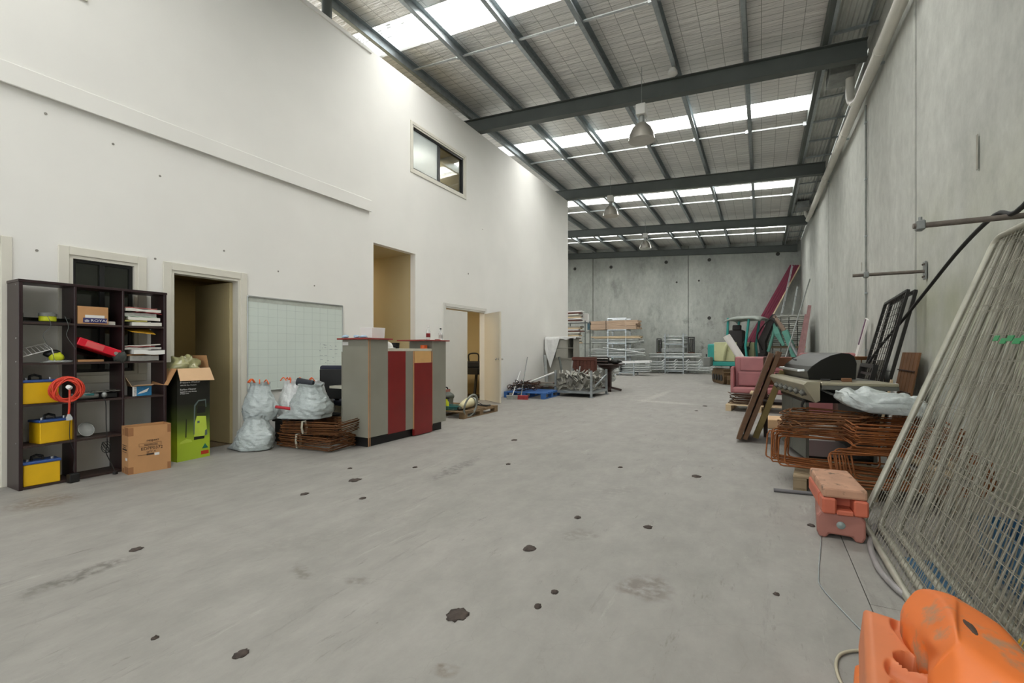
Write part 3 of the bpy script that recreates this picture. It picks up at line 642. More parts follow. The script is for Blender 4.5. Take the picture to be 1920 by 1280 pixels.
t = thing('tool_pouch', 'bright yellow and black tool pouch in the second cube down', 'pouch', (-5.63, cy(0, .72), ZS[1] + .002))
MB().blob((0, 0, .045), (.045, .055, .045), 14, 9, .15, 2.5, 3).build('body', 'hivis', t, smooth=True); MB().blob((-.03, -.02, .075), (.05, .06, .04), 12, 8, .1, 2, 5).build('strap', 'black', t, smooth=True)
tag(MB().blob((-5.6, cy(0, .72), ZS[1] + .008), (.05, .1, .014), 14, 6, .3, 4, 8).build('crumpled_wrap', 'clear', None, smooth=True), 'crumpled clear wrap at the front of the second shelf', 'wrap')
t = thing('lever_arch_file', 'bright red lever arch file lying tilted in the centre column', 'file', (-5.64, cy(1, .49), ZS[1] + .135), 0)
t.rotation_euler = (R(-22), 0, 0)
MB().bx(-.12, .09, -.17, .17, -.035, .035).build('cover', 'red_file', t, bev=.004); MB().bx(.09, .0915, -.11, .03, -.026, .026).build('spine_label', mat('red_label', 'd45a5a', .6), t)
MB().lathe([(.012, 0), (.016, 0), (.016, .003), (.012, .003)], (.09, .135, -.005), 16, (1, 0, 0)).build('finger_ring', 'alu', t); MB().cyl((.0905, .135, -.005), (.092, .135, -.005), .0115, n=14).build('finger_hole', 'black', t)
tag(MB().blob((-5.58, cy(1, .98), ZS[1] + .045), (.05, .055, .06), 14, 10, .25, 2.5, 4).build('rag', 'dark_cloth', None, smooth=True), 'crumpled dark grey rag under the low end of the red file', 'rag')
tag(MB().box((-5.66, cy(1, .3), ZS[1] + .012), (.16, .2, .02), (0, 0, .1)).build('board', 'card', None), 'flat piece of brown board under the red file', 'board')
# row 3
t = thing('extension_cord', 'bundled orange-red extension cord hanging over the third shelf', 'cord', (-5.50, cy(0, .80), ZS[2]))
mb = MB(); rnd = random.Random(3)
for k in range(16):
    r = .085 + .03 * rnd.random(); pts = []; tl = Euler(((rnd.random() - .5) * 1.2, (rnd.random() - .5) * .5, (rnd.random() - .5) * 1.3)); el = .75 + .5 * rnd.random()
    for i in range(20):
        th = i / 20 * 2 * math.pi; p = Vector((.012 * math.sin(2 * th + k), r * math.cos(th) * el, r * math.sin(th) / (el ** .4))); p.rotate(tl); p.x *= .45
        pts.append(p + Vector((.0, .0, .115)))
    mb.tube(pts, .0062, 6, True)
mb.build('coil', 'cord_red', t, smooth=True)
MB().tube(smoothpath([(.06, .0, .13), (.075, -.005, .05), (.075, -.008, -.06), (.07, -.01, -.1)]), .008, 6).build('tail', 'cord_red', t, smooth=True)
MB().lathe([(.008, 0), (.014, .01), (.022, .03), (.022, .055), (.0, .06)], (.07, -.01, -.1), 12, (0, .1, -1)).build('plug', 'clear', t, smooth=40)
MB().lathe([(.01, 0), (.02, .01), (.018, .04)], (.075, .0, .13), 12, (.6, -.5, .3)).build('socket', 'print_white', t, smooth=40)
t = thing('angle_grinder', 'grey and teal power tool lying on the third shelf centre', 'power tool', (-5.6, cy(1, .2), ZS[2] + .003))
MB().tube([(0, -.09, .035), (0, -.03, .04), (0, .03, .034), (0, .1, .03)], .03, 12, radii=[.03, .034, .028, .022]).build('body', 'grey_plastic', t, smooth=True); MB().box((.02, .02, .045), (.02, .09, .02)).build('grip', 'teal_tool', t, bev=.005)
MB().lathe([(.012, 0), (.026, .01), (.026, .03), (.012, .04)], (.02, .12, .035), 14, (.5, 1, 0)).build('plug', 'galv_dull', t, smooth=40)
pts = smoothpath([(-5.57, cy(1, .56), ZS[2] + .03), (-5.535, cy(1, .6), ZS[2] - .04), (-5.535, cy(1, .61), .5), (-5.54, cy(1, .64), .3), (-5.53, cy(1, .6), .22), (-5.52, cy(1, .72), .1), (-5.5, cy(1, .78), .02)])
o = thing('power_lead', 'black power lead hanging from the centre column down to the floor', 'cord', (-5.53, cy(1, .6), 0))
mb = MB().tube(pts, .004, 5)
for k in range(4): mb.tube([Vector((-5.535 + .01 * math.sin(i), cy(1, .61) + .035 * math.cos(i * .63 + k), .27 + .055 * math.sin(i * .63 + k * .4))) for i in range(10)], .003, 4, True)
mb.build('lead', 'rubber', o, True, smooth=True); MB().box((-5.5, cy(1, .78), .014), (.03, .035, .026), (0, 0, .4)).build('plug', 'rubber', o, True, bev=.004)
t = thing('foil_tray', 'shiny crumpled metal tray in the centre column third shelf', 'tray', (-5.64, cy(1, .66), ZS[2] + .06))
MB().grid(lambda u, v: (-.06 + .12 * v, -.11 + .23 * u, .012 * noise.noise(Vector((u * 7, v * 4, 2))) + .01), 14, 6).build('tray', 'foil_tray', t, solid=.004)
tag(MB().bx(-5.73, -5.6, cy(1, .36), cy(1, .96), ZS[2], ZS[2] + .055).build('black_case', 'black', None, bev=.01), 'flat black case under the shiny metal tray', 'case')
t = thing('carton', 'small open carton printed blue and black on the right third shelf', 'carton', (-5.64, cy(2, .5), ZS[2]), -.1)
MB().bx(-.07, .07, -.09, .07, 0, .004).bx(-.07, -.066, -.09, .07, 0, .1).bx(.066, .07, -.09, .07, 0, .1).bx(-.066, .066, -.09, -.086, 0, .1).bx(-.066, .066, .066, .07, 0, .1).build('body', 'black', t)
MB().bx(.07, .0712, -.055, .07, .003, .098).build('blue_print', mat('print_blue', '1f6f9c', .5, var=.35, scale=18), t); MB().bx(.07, .0713, -.089, -.056, .003, .098).build('spine', 'print_white', t)
text('lettering', 'TORNO', 'ink', t, (.0716, -.06, .008), (R(90), R(-90), R(90)), .026)
MB().prism([(0, 0), (.02, .02), (.1, .06), (.08, .02)], (.0715, -.05, .02), (0, 1, 0), (0, 0, 1), (.0005, 0, 0)).build('tool_picture', 'print_white', t)
MB().add([(.07, -.09, .1), (.07, .07, .1), (.11, .08, .115), (.11, -.06, .115)], [(0, 1, 2, 3)]).build('flap', 'card_light', t, solid=.003)
MB().add([(.07, -.09, .1), (-.07, -.09, .1), (-.06, -.11, .2), (.05, -.13, .18)], [(0, 1, 2, 3)]).build('flap', 'card_light', t, solid=.003)
# row 4, 5
t = thing('glass_lid', 'round clear glass cover leaning in the centre column', 'glass cover', (-5.68, cy(1, .32), ZS[3] + .002))
MB().lathe([(0, .016), (.035, .014), (.06, .004), (.066, 0)], (0, 0, .066), 24, (.9, .2, .35)).build('cover', 'clear', t, smooth=True); MB().lathe([(.063, -.004), (.07, -.004), (.07, .004), (.063, .004), (.063, -.004)], (0, 0, .066), 24, (.9, .2, .35)).build('rim', 'alu', t, smooth=True)
o = thing('adapter', 'black power adapter hanging on its cable in front of the bookcase', 'adapter', (-5.5, cy(0, .93), .05))
MB().tube(smoothpath([(-5.53, cy(0, .9), .62), (-5.52, cy(0, .88), .4), (-5.53, cy(0, .98), .25), (-5.5, cy(0, .93), .1)]), .003, 5).build('cable', 'rubber', o, True, smooth=True)
MB().box((-5.5, cy(0, .93), .042), (.06, .075, .08), (0, 0, .15)).build('case', 'black', o, True, bev=.008, seg=2); 

# ================================================================ cartons beside the bookcase
t = thing('carton', 'open brown carton with black printing standing beside the bookcase', 'carton', (-5.425, 2.36, 0), R(-8)); W, D, Hh = .345, .205, .455
mb = MB().bx(-D / 2, D / 2, -W / 2, W / 2, .0, .005)
for a in ((-D / 2, D / 2, -W / 2, -W / 2 + .005), (-D / 2, D / 2, W / 2 - .005, W / 2), (-D / 2, -D / 2 + .005, -W / 2 + .005, W / 2 - .005), (D / 2 - .005, D / 2, -W / 2 + .005, W / 2 - .005)): mb.bx(a[0], a[1], a[2], a[3], .005, Hh)
mb.build('body', 'card', t)
for z0, z1 in ((.005, .07), (Hh - .085, Hh - .005)):
    MB().bx(D / 2, D / 2 + .0012, -W / 2, -W / 2 + .04, z0, z1).bx(-.01, D / 2 + .0012, -W / 2 - .0012, -W / 2, z0, z1).build('tape', 'card_dark', t); MB().bx(D / 2, D / 2 + .0012, W / 2 - .03, W / 2, z0, z1).build('tape', 'card_dark', t)
    MB().bx(-.07, -.03, -W / 2 - .0012, -W / 2, z0, z1 - .02).build('tape', 'card_dark', t)
XF = D / 2 + .0015
text('lettering', 'respect', 'ink', t, (XF, -.03, .30), (R(90), 0, R(90)), .034, ax='LEFT'); text('lettering', 'EDPP0372', 'ink', t, (XF, -.075, .218), (R(90), 0, R(90)), .042, ax='LEFT')
text('lettering', 'QTY: 4', 'ink', t, (XF, -.03, .19), (R(90), 0, R(90)), .024); 
MB().bx(XF - .001, XF, -.09, .09, .285, .2865).bx(XF - .001, XF, -.09, .09, .255, .2565).bx(XF - .001, XF, -.09, -.0885, .2565, .285).bx(XF - .001, XF, .0885, .09, .2565, .285).bx(XF - .001, XF, -.05, .06, .272, .276).bx(XF - .001, XF, -.05, .06, .262, .266).bx(XF - .001, XF, -.1, -.02, .17, .174).bx(XF - .001, XF, -.03, .03, .165, .182).build('print_lines', 'ink', t)
MB().bx(XF - .001, XF, .035, .075, .155, .18).build('sticker', 'print_white', t)
YL = -W / 2 - .0015
MB().bx(-.07, .05, YL, YL + .001, .27, .276).bx(-.06, .04, YL, YL + .001, .25, .256).bx(-.07, .06, YL, YL + .001, .225, .24).bx(-.07, .05, YL, YL + .001, .205, .21).build('print_lines', 'ink', t); MB().bx(.02, .07, YL, YL + .001, .13, .155).build('sticker', 'print_white', t)
mat('box_black', '17170f', .45, var=.1)
mat('box_green', '8fae2a', .45, var=.08)
mat('box_mid', '4d5c1d', .45, var=.1)
mat('pic_grey', '5c6a66', .5, var=.1); mat('pic_green', 'bcd14a', .5, var=.06); mat('emblem_teal', '1f6a52', .5); mat('emblem_red', 'b5341c', .5)
t = thing('carton', 'tall black and green pressure washer carton with open flaps', 'carton', (-5.655, 2.83, 0), R(4)); W, D, Hh = .345, .30, 1.0
mb = MB().bx(-D / 2, D / 2, -W / 2, W / 2, 0, .005)
for a in ((-D / 2, D / 2, -W / 2, -W / 2 + .006), (-D / 2, D / 2, W / 2 - .006, W / 2), (-D / 2, -D / 2 + .006, -W / 2 + .006, W / 2 - .006), (D / 2 - .006, D / 2, -W / 2 + .006, W / 2 - .006)): mb.bx(a[0], a[1], a[2], a[3], .005, Hh)
mb.build('body', 'box_black', t)
def green_print():
    m = bpy.data.materials.new('box_print'); m.use_nodes = True; MATS['box_print'] = m; N, L = nodes(m); b = N['Principled BSDF']; b.inputs['Roughness'].default_value = .4
    tc = N.new('ShaderNodeTexCoord'); sp = N.new('ShaderNodeSeparateXYZ'); L.new(tc.outputs['Object'], sp.inputs[0]); r = N.new('ShaderNodeValToRGB'); L.new(sp.outputs['Z'], r.inputs['Fac'])
    e = r.color_ramp.elements; e[0].position = .0; e[0].color = lin('a2bb30') + [1]; e[1].position = .62; e[1].color = lin('17170f') + [1]
    for p, c in ((.2, 'a9c22f'), (.32, '6f8528'), (.45, '38421c')): k = e.new(p); k.color = lin(c) + [1]
    L.new(r.outputs['Color'], b.inputs['Base Color'])
green_print()
MB().bx(D / 2, D / 2 + .001, -W / 2, W / 2, 0, Hh).build('front_print', 'box_print', t); MB().bx(-D / 2, D / 2, -W / 2 - .001, -W / 2, 0, Hh).build('side_print', 'box_print', t)
XF = D / 2 + .0015
for (s_, z, sz) in (('Pressure Washer', .84, .03), ('1800 PSI Max. Pressure', .812, .018), ('Surface Cleaner', .765, .026), ('Suitable for easy cleaning', .742, .017), ('of large areas', .724, .017)): text('lettering', s_, 'print_white', t, (XF, -.145, z), (R(90), 0, R(90)), sz)
pic = MB()
def pp(poly, m, nm, d=0): 
    return MB().prism(poly, (XF + d, 0, 0), (0, 1, 0), (0, 0, 1), (.0006, 0, 0)).build(nm, m, t)
pp([(.0, .235), (.115, .235), (.14, .3), (.13, .46), (.03, .47), (.01, .4)], 'pic_green', 'machine_picture')
pp([(-.002, .21), (.11, .21), (.115, .24), (.0, .245)], 'box_black', 'machine_base', .0004); pp([(.03, .5), (.12, .5), (.125, .57), (.04, .58)], 'box_black', 'reel_picture', .0004)
pp([(.115, .24), (.145, .25), (.14, .31), (.12, .3)], 'pic_grey', 'wheel_picture', .0008); pp([(.035, .39), (.06, .39), (.06, .415), (.035, .415)], 'pic_grey', 'dial_picture', .0008)
pp([(-.005, .27), (.005, .27), (.015, .58), (.05, .63), (.12, .635), (.125, .56), (.135, .56), (.13, .65), (.045, .645), (.0, .59)], 'pic_grey', 'handle_picture', .0002)
pp([(-.09, .25), (-.08, .25), (-.075, .45), (-.085, .45)], 'box_black', 'lance_picture', .0002); pp([(-.15, .19), (-.02, .195), (-.03, .22), (-.08, .235), (-.14, .21)], 'pic_green', 'cleaner_picture', .0002)
pp([(.085, .1), (.155, .1), (.12, .155)], 'emblem_teal', 'emblem', .0002); pp([(.075, .035), (.16, .035), (.16, .075), (.075, .075)], 'emblem_red', 'badge', .0002)
MB().add([(D / 2, -W / 2, Hh), (D / 2, W / 2, Hh), (D / 2 + .05, W / 2 + .02, Hh - .14), (D / 2 + .05, -W / 2 + .0, Hh - .13)], [(0, 1, 2, 3)]).build('flap', 'card_light', t, solid=.004)
MB().add([(-D / 2, W / 2, Hh), (D / 2 - .02, W / 2, Hh), (D / 2 - .03, W / 2 - .02, Hh + .14), (-D / 2 + .02, W / 2 - .02, Hh + .14)], [(0, 1, 2, 3)]).build('flap', 'card', t, solid=.004)
MB().add([(-D / 2, -W / 2, Hh), (D / 2, -W / 2, Hh), (D / 2, -W / 2 - .09, Hh - .17), (-D / 2, -W / 2 - .09, Hh - .17)], [(0, 1, 2, 3)]).build('flap', 'card', t, solid=.004)
tag(MB().blob((-5.66, 2.8, .98), (.13, .15, .15), 26, 16, .28, 3.2, 2).build('plastic_wrap', mat('wrap', 'b8b583', .12, var=.3, scale=9, trans=.35), None, smooth=True), 'crinkled clear plastic bag sticking out of the pressure washer carton', 'plastic bag')

# ================================================================ whiteboard on the wall
p0 = oX(463, 556, XL); p1 = oX(640, 575, XL)
wb = thing('whiteboard', 'large whiteboard ruled with a grid on the white wall', 'whiteboard', (XL + .02, (p0.y + p1.y) / 2, .66))
MB().bx(XL + .004, XL + .018, p0.y, p1.y, .67, 1.885).build('board', mat('wb_white', 'd3dcd4', .22, var=.03, scale=2), wb, True)
MB().bx(XL + .004, XL + .03, p0.y - .012, p0.y, .66, 1.9).bx(XL + .004, XL + .03, p1.y, p1.y + .012, .66, 1.9).bx(XL + .004, XL + .03, p0.y, p1.y, .655, .67).bx(XL + .004, XL + .034, p0.y, p1.y, 1.885, 1.905).build('frame', 'alu', wb, True, bev=.003)
mb = MB(); xs = XL + .0183
for k in range(1, 11): mb.bx(xs - .0005, xs + .0003, p0.y + .004, p1.y - .004, .67 + k * .108 - .001, .67 + k * .108 + .001)
for k in range(1, 11): y = p0.y + (p1.y - p0.y) * k / 11; mb.bx(xs - .0005, xs + .0003, y - .001, y + .001, .69, 1.84)
mb.build('ruled_lines', mat('wb_line', 'a5b0ab', .6), wb, True)
mb = MB(); rnd = random.Random(5)
for k in range(22):
    y = 4.75 + rnd.random() * .3; z = .95 + rnd.random() * .35; mb.bx(xs, xs + .0006, y, y + .01 + rnd.random() * .05, z, z + .004)
mb.build('marker_scribble', mat('wb_ink', '4b5f73', .6), wb, True)['kind'] = 'stuff'
MB().bx(XL + .004, XL + .004 + .0165, p0.y + .01, p1.y - .01, 1.83, 1.882).build('shade_band', mat('wb_shade', 'b9beb4', .6, var=.12, scale=12), wb, True)  # shade below the top frame, painted as a darker strip
# holes and plugs in the white wall
rnd = random.Random(11); mb = MB()
for px, py in ((11, 615), (69, 469.5), (291, 485), (85.7, 213), (212, 270), (521.6, 508.5), (589.5, 535.5), (878, 513), (905, 430), (300, 330), (420, 470), (620, 690)):
    p = oX(px, py, XL); mb.cyl(p, p + Vector((.003, 0, 0)), .012 if px != 878 else .02, n=8)
mb.build('wall_plugs', mat('plug_grey', '8d8981', .8), wall_left)['kind'] = 'stuff'
# ================================================================ rusty stirrups, rubbish bags
mat('rust', '6b431f', .75, .15, var=.3, scale=14, col2='5a2e15', c2amt=.45)
mat('rust_dark', '4a2d1a', .8, .15, var=.3, scale=14)
mat('rust_orange', '80491d', .75, .1, var=.25, scale=12, col2='6d3a18', c2amt=.35)
mat('tape_grey', 'a9a594', .6, var=.1)
mat('bag_white', 'b3bcbb', .32, var=.06, scale=5, bump=.5, bscale=22, stretch=(1, 1, 2.2))
mat('bag_pale', 'd9dbd9', .32, var=.05, scale=5, bump=.5, bscale=24)
mat('tie_orange', 'e8662a', .4, var=.08)
def stirrup_path(a, b, r=.04, rnd=None, jig=.006, n=4):
    """closed rectangular bar with rounded corners and an overlapping hook"""
    pts = []
    for cx, cy_, a0 in ((a / 2 - r, b / 2 - r, 0), (-a / 2 + r, b / 2 - r, 90), (-a / 2 + r, -b / 2 + r, 180), (a / 2 - r, -b / 2 + r, 270)):
        for k in range(n + 1):
            t = R(a0 + 90 * k / n); pts.append(Vector((cx + r * math.cos(t), cy_ + r * math.sin(t), 0)))
    pts.append(pts[0] + Vector((.0, 0, .012))); pts.append(pts[1] + Vector((-.03, -.02, .012)))
    if rnd: pts = [p + Vector((rnd.uniform(-jig, jig), rnd.uniform(-jig, jig), rnd.uniform(-jig, jig))) for p in pts]
    return pts
def stirrup_meshes(a, b, m, k=3, r=.0055, seed=1):
    out = []
    for i in range(k):
        rnd = random.Random(seed + i); o = MB().tube(stirrup_path(a * rnd.uniform(.97, 1.03), b * rnd.uniform(.95, 1.05), rnd=rnd), r, 6)
        me = bpy.data.meshes.new('stirrup'); me.from_pydata(o.v, [], o.f); me.polygons.foreach_set('use_smooth', [True] * len(me.polygons)); me.materials.append(MATS[m]); out.append(me)
    return out
def stirrups(mes, spots, label, group):
    for i, (loc, rot) in enumerate(spots):
        tag(inst('stirrup', mes[i % len(mes)], None, loc, rot), label, 'stirrup', group)
rnd = random.Random(21)
ms = stirrup_meshes(.86, .42, 'rust', 4, seed=3)
sp = []
for k in range(13): sp.append(((-4.86 + rnd.uniform(-.03, .03), 3.93 + rnd.uniform(-.02, .02), .018 + k * .0125), (rnd.uniform(-.012, .012), rnd.uniform(-.012, .012), R(4) + rnd.uniform(-.04, .04))))
stirrups(ms, sp, 'rusty rectangular steel stirrup in the lower layer left of the counter', 'lower rusty stirrups by the counter')
sp = []
for k in range(13): sp.append(((-4.83 + rnd.uniform(-.03, .03), 3.95 + rnd.uniform(-.02, .02), .19 + k * .012), (rnd.uniform(-.015, .015) + .02, rnd.uniform(-.015, .015) - .02, R(9) + rnd.uniform(-.05, .05))))
stirrups(ms, sp, 'rusty rectangular steel stirrup in the upper layer left of the counter', 'upper rusty stirrups by the counter')
for (x, y, z, h, nm) in ((-4.98, 3.715, .1, .16, 'lower'), (-4.88, 3.72, .27, .14, 'upper')):
    tag(MB().tube([(x + .03, y, z - h / 2), (x + .03, y + .03, z - h / 2 - .01), (x + .03, y + .05, z), (x + .03, y + .03, z + h / 2), (x + .03, y - .012, z + h / 2), (x + .03, y - .02, z)], .016, 4, True).build('tape_loop', 'tape_grey', None), 'grey tape around the %s bundle of stirrups by the counter' % nm, 'tape')
def bag(name, label, c, sz, seed, m='bag_white', tipdir=None, tip=.0, ties=True, top=.22, lean=(0, 0)):
    """knotted plastic sack: flat bottom, bulging sides, gathered pleats to the neck"""
    c = Vector(c); t = thing(name, label, 'bag', c)
    def f(u, v):
        th = u * 2 * math.pi
        if v < .12: rr = .55 + .45 * (v / .12) ** .5; z = .02 * (v / .12)
        else:
            q = (v - .12) / .88; rr = (1 - q ** 1.8 * (1 - top)) * (1 + .16 * math.sin(min(1, q * 1.4) * math.pi)); z = .02 + q * .98
        if v > .93: rr *= 1 + (v - .93) * 4
        d = Vector((math.cos(th), math.sin(th), 0)); o = Vector((seed * 3.7, seed * 1.9, seed * 5.1))
        k = 1 + .13 * noise.noise(d * 1.5 + Vector((0, 0, z * 1.6)) + o) + .085 * noise.noise(Vector((d.x * 3.5, d.y * 3.5, z * 8 + d.x * 3)) + o) + .05 * noise.noise(Vector((d.x * 9, d.y * 9, z * 16 - d.y * 5)) + o)
        k += .07 * math.sin(th * 11 + 3 * z + seed) * max(0, z - .45) + .035 * noise.noise(Vector((d.x * 2, d.y * 2, z * 20 + d.x * 4)) + o)
        p = Vector((d.x * sz[0] / 2 * rr * k, d.y * sz[1] / 2 * rr * k, z * sz[2] * (1 + .06 * noise.noise(d * 2 + o)) - .02 * (1 - z) * 0))
        if tipdir is not None and z < .35:
            al = max(0, d.dot(Vector(tipdir))) ** 6; p += Vector(tipdir) * tip * al * (1 - z / .35); p.z *= 1 - .5 * al
        p.x += lean[0] * z; p.y += lean[1] * z; p.z = max(0.001, p.z)
        return p
    MB().grid(f, 64, 40, True).build('sack', m, t, smooth=True)
    if ties:
        r_ = random.Random(seed)
        for k in range(5):
            a = r_.random() * 6; p = Vector((lean[0] + .06 * math.cos(a), lean[1] + .06 * math.sin(a), sz[2] * .97))
            q = p + Vector((.08 * math.cos(a), .08 * math.sin(a), -.03 + .05 * r_.random()))
            MB().tube(smoothpath([p, (p + q) / 2 + Vector((0, 0, .05)), q], 4), .007, 5).build('drawstring', 'tie_orange', t, smooth=True)
    return t
bag('rubbish_bag', 'pale plastic rubbish bag sitting on the floor beside the doorway', (-5.42, 3.50, 0), (.42, .40, .40), 2, tipdir=(-.9, -.35, 0), tip=.22, ties=False, top=.45)
bag('rubbish_bag', 'pale plastic rubbish bag with orange drawstring stacked on the floor bag', (-5.50, 3.60, .33), (.36, .36, .47), 5, top=.5)
bag('rubbish_bag', 'large pale rubbish bag lying on the pile of rusty stirrups', (-4.98, 3.93, .355), (.50, .44, .42), 8, ties=False, top=.5, tipdir=(-.7, -.7, 0), tip=.16)
bag('rubbish_bag', 'pinkish rubbish bag with orange ties behind the large bag', (-5.47, 4.02, .3), (.3, .32, .50), 11, 'bag_pale', top=.5)
bag('rubbish_bag', 'white rubbish bag nearest the whiteboard and the office chair', (-5.32, 4.34, .32), (.34, .34, .46), 14, 'bag_pale', top=.5)
t = thing('crate', 'dark storage crate holding the back rubbish bags against the wall', 'crate', (-5.4, 4.18, 0))
MB().bx(-5.62, -5.18, 3.88, 4.48, 0, .3).build('body', mat('crate_dark', '2a2622', .8, var=.2), t, True, bev=.01); MB().bx(-5.64, -5.16, 3.86, 4.5, .27, .3).build('rim', 'crate_dark', t, True)
tag(MB().tube([(-5.28, 3.66, .50), (-4.98, 3.82, .455)], .018, 10).build('red_tube', mat('red_tube', 'b01826', .4), None, smooth=40), 'red plastic tube poking out between the rubbish bags', 'tube')
tag(MB().tube([(-5.22, 3.92, .80), (-5.05, 4.02, .765)], .05, 14, radii=[.05, .045]).build('roll', mat('roll_navy', '2c3038', .7), None, smooth=40), 'dark rolled mat sticking out above the large rubbish bag', 'roll')

# ================================================================ reception counter
mat('lam_grey', '8a887c', .28, var=.06, scale=3, spec=.55)
mat('lam_red', '7a1e1c', .3, var=.1, scale=3)
mat('lam_edge', 'b98a62', .6, var=.08)
mat('lam_top', '8e3a34', .4, var=.08)
mat('ply', 'd0a468', .6, var=.06, scale=6)
cx = -4.25
yy = lambda px: oX(px, 700, cx).y
Y = [yy(690), yy(727.5), yy(761), yy(776), yy(811), yy(836)]
ct = thing('reception_counter', 'grey and maroon reception counter with raised ends', 'counter', (cx, (Y[0] + Y[5]) / 2, 0))
BK = -4.69
MB().bx(BK, cx, Y[0], Y[1], .12, 1.33).build('end_pod', 'lam_grey', ct, True, bev=.002)
MB().bx(BK, cx, Y[4], Y[5], .12, 1.33).build('end_pod', 'lam_grey', ct, True, bev=.002)
for y0, y1 in ((Y[0] - .05, Y[1] + .06), (Y[4] - .22, Y[5] + .06)): MB().bx(BK - .05, cx + .03, y0, y1, 1.33, 1.35).build('pod_top', 'lam_top', ct, True, bev=.002)
MB().bx(BK, cx - .012, Y[1] + .001, Y[4] - .001, 1.185, 1.22).build('low_shelf', mat('shelf_pale', 'c6c2b2', .5), ct, True, bev=.002)
MB().bx(cx - .03, cx - .004, Y[1] + .001, Y[2], .11, 1.184).build('red_panel', 'lam_red', ct, True)
MB().bx(cx - .03, cx - .01, Y[2] + .001, Y[3], .11, 1.184).build('grey_panel', 'lam_grey', ct, True)
MB().bx(cx - .03, cx + .012, Y[3] + .001, Y[4] - .02, .012, 1.02).build('red_panel', 'lam_red', ct, True, bev=.002)
MB().bx(cx - .03, cx - .002, Y[3] + .02, Y[4] - .03, 1.02, 1.184).build('bare_board', 'ply', ct, True)
for y in (Y[0] + .004, Y[0] + .028): MB().bx(cx - .002, cx + .004, y, y + .008, .012, 1.33).build('edge_strip', 'lam_edge', ct, True)
for y in (Y[3] - .006, Y[4] - .012): MB().bx(cx - .012, cx + .006, y, y + .006, .1, 1.18).build('edge_strip', 'lam_edge', ct, True)
MB().bx(BK + .06, cx - .05, Y[0] + .03, Y[5] - .05, 0, .12).build('plinth', 'black', ct, True)
MB().bx(BK - .3, BK - .002, Y[0] + .05, Y[5], .70, .73).build('desk_top', 'shelf_pale', ct, True); MB().bx(BK - .02, BK - .001, Y[0], Y[5], .12, 1.18).build('back_panel', 'lam_grey', ct, True)
MB().bx(BK + .0, BK + .1, Y[0] - .0015, Y[0], 1.26, 1.30).build('label_sticker', 'print_white', ct, True)
# things on the counter
zt = 1.351
t = thing('storage_box', 'open white plastic box on the left end of the counter', 'box', (-4.50, Y[0] + .33, zt)); 
def taper(mb, a, b, h, k=1.1, th=.006):
    def ring(s, z, e): return [(-a * s + e, -b * s + e, z), (a * s - e, -b * s + e, z), (a * s - e, b * s - e, z), (-a * s + e, b * s - e, z)]
    v = ring(1, 0, 0) + ring(k, h, 0) + ring(k, h, th) + ring(1, th, th)
    f = [(0, 3, 2, 1), (12, 13, 14, 15)] + [(i, (i + 1) % 4, 4 + (i + 1) % 4, 4 + i) for i in range(4)] + [(4 + i, 4 + (i + 1) % 4, 8 + (i + 1) % 4, 8 + i) for i in range(4)] + [(8 + i, 8 + (i + 1) % 4, 12 + (i + 1) % 4, 12 + i) for i in range(4)]
    return mb.add(v, f)
taper(MB(), .1, .11, .14, 1.08).build('tub', 'white_plastic', t, bev=.003)
for k, (dx, dy, s_) in enumerate(((-.12, -.02, .035), (.02, .03, .03), (.06, .11, .045))):
    tag(MB().blob((-4.52 + dx, Y[0] + dy + .02, zt + .018), (s_, s_ * 1.2, .02), 12, 7, .35, 3, k + 4).build('face_mask', mat('mask_blue', 'a9c3d8', .8, var=.12), None, smooth=True), ('leftmost', 'middle', 'rightmost')[k] + ' of three crumpled pale blue masks on the counter', 'mask')
t = thing('dust_mask', 'white hard hat upside down on the low part of the counter', 'hard hat', (-4.40, Y[1] + .10, 1.221))
MB().lathe([(.105, 0), (.1, .03), (.085, .065), (.05, .09), (0, .098)], n=20, sx=1.1).build('shell', 'white_plastic', t, smooth=True); MB().lathe([(.105, .0), (.128, .002), (.128, .008), (.1, .012)], n=20, sx=1.15).build('brim', 'white_plastic', t, smooth=True)
t.name = 'hard_hat'; t['label'] = 'white hard hat on the low part of the counter'
t = thing('cap', 'black wire basket beside the white hard hat on the counter', 'basket', (-4.38, Y[1] + .27, 1.221)); t.name = 'basket'
MB().lathe([(.055, 0), (.062, .07)], n=18).build('body', 'black', t, smooth=40); 
for z in (.005, .03, .055, .07): MB().lathe([(.06, z), (.066, z), (.066, z + .006), (.06, z + .006), (.06, z)], n=18).build('hoop', 'black_gloss', t)
t = thing('tape_roll', 'orange roll of tape on the low part of the counter', 'tape roll', (-4.33, Y[4] - .10, 1.221))
MB().lathe([(.028, 0), (.05, 0), (.05, .05), (.028, .05), (.028, 0)], n=22).build('tape', 'tie_orange', t, smooth=40); MB().lathe([(.024, .002), (.0275, .002), (.0275, .048), (.024, .048), (.024, .002)], n=22).build('core', 'card', t, smooth=40)
for k, (px, hh, lab) in enumerate(((803, .20, 'clear plastic bottle with red label on the right end of the counter'), (826, .17, 'clear plastic bottle with dark cap on the right end of the counter'))):
    p = oX(px, 634, -4.42); t = thing('bottle', lab, 'bottle', (p.x, p.y, zt))
    MB().lathe([(.03, 0), (.032, .01), (.032, hh * .62), (.013, hh * .88), (.013, hh)], n=16).build('body', 'clear', t, smooth=40); MB().lathe([(.015, hh), (.015, hh + .02), (0, hh + .021)], n=14).build('cap', 'print_white' if k == 0 else 'black', t)
    MB().lathe([(.0325, hh * .2), (.033, hh * .2), (.033, hh * .5), (.0325, hh * .5)], n=16).build('label_wrap', 'folder_red' if k == 0 else 'paper_grey', t, smooth=40)
tag(MB().bx(-4.36, -4.33, Y[5] - .13, Y[5] - .03, zt, zt + .012).build('offcut', 'lam_top', None), 'small red-brown offcut on the right end of the counter', 'offcut')
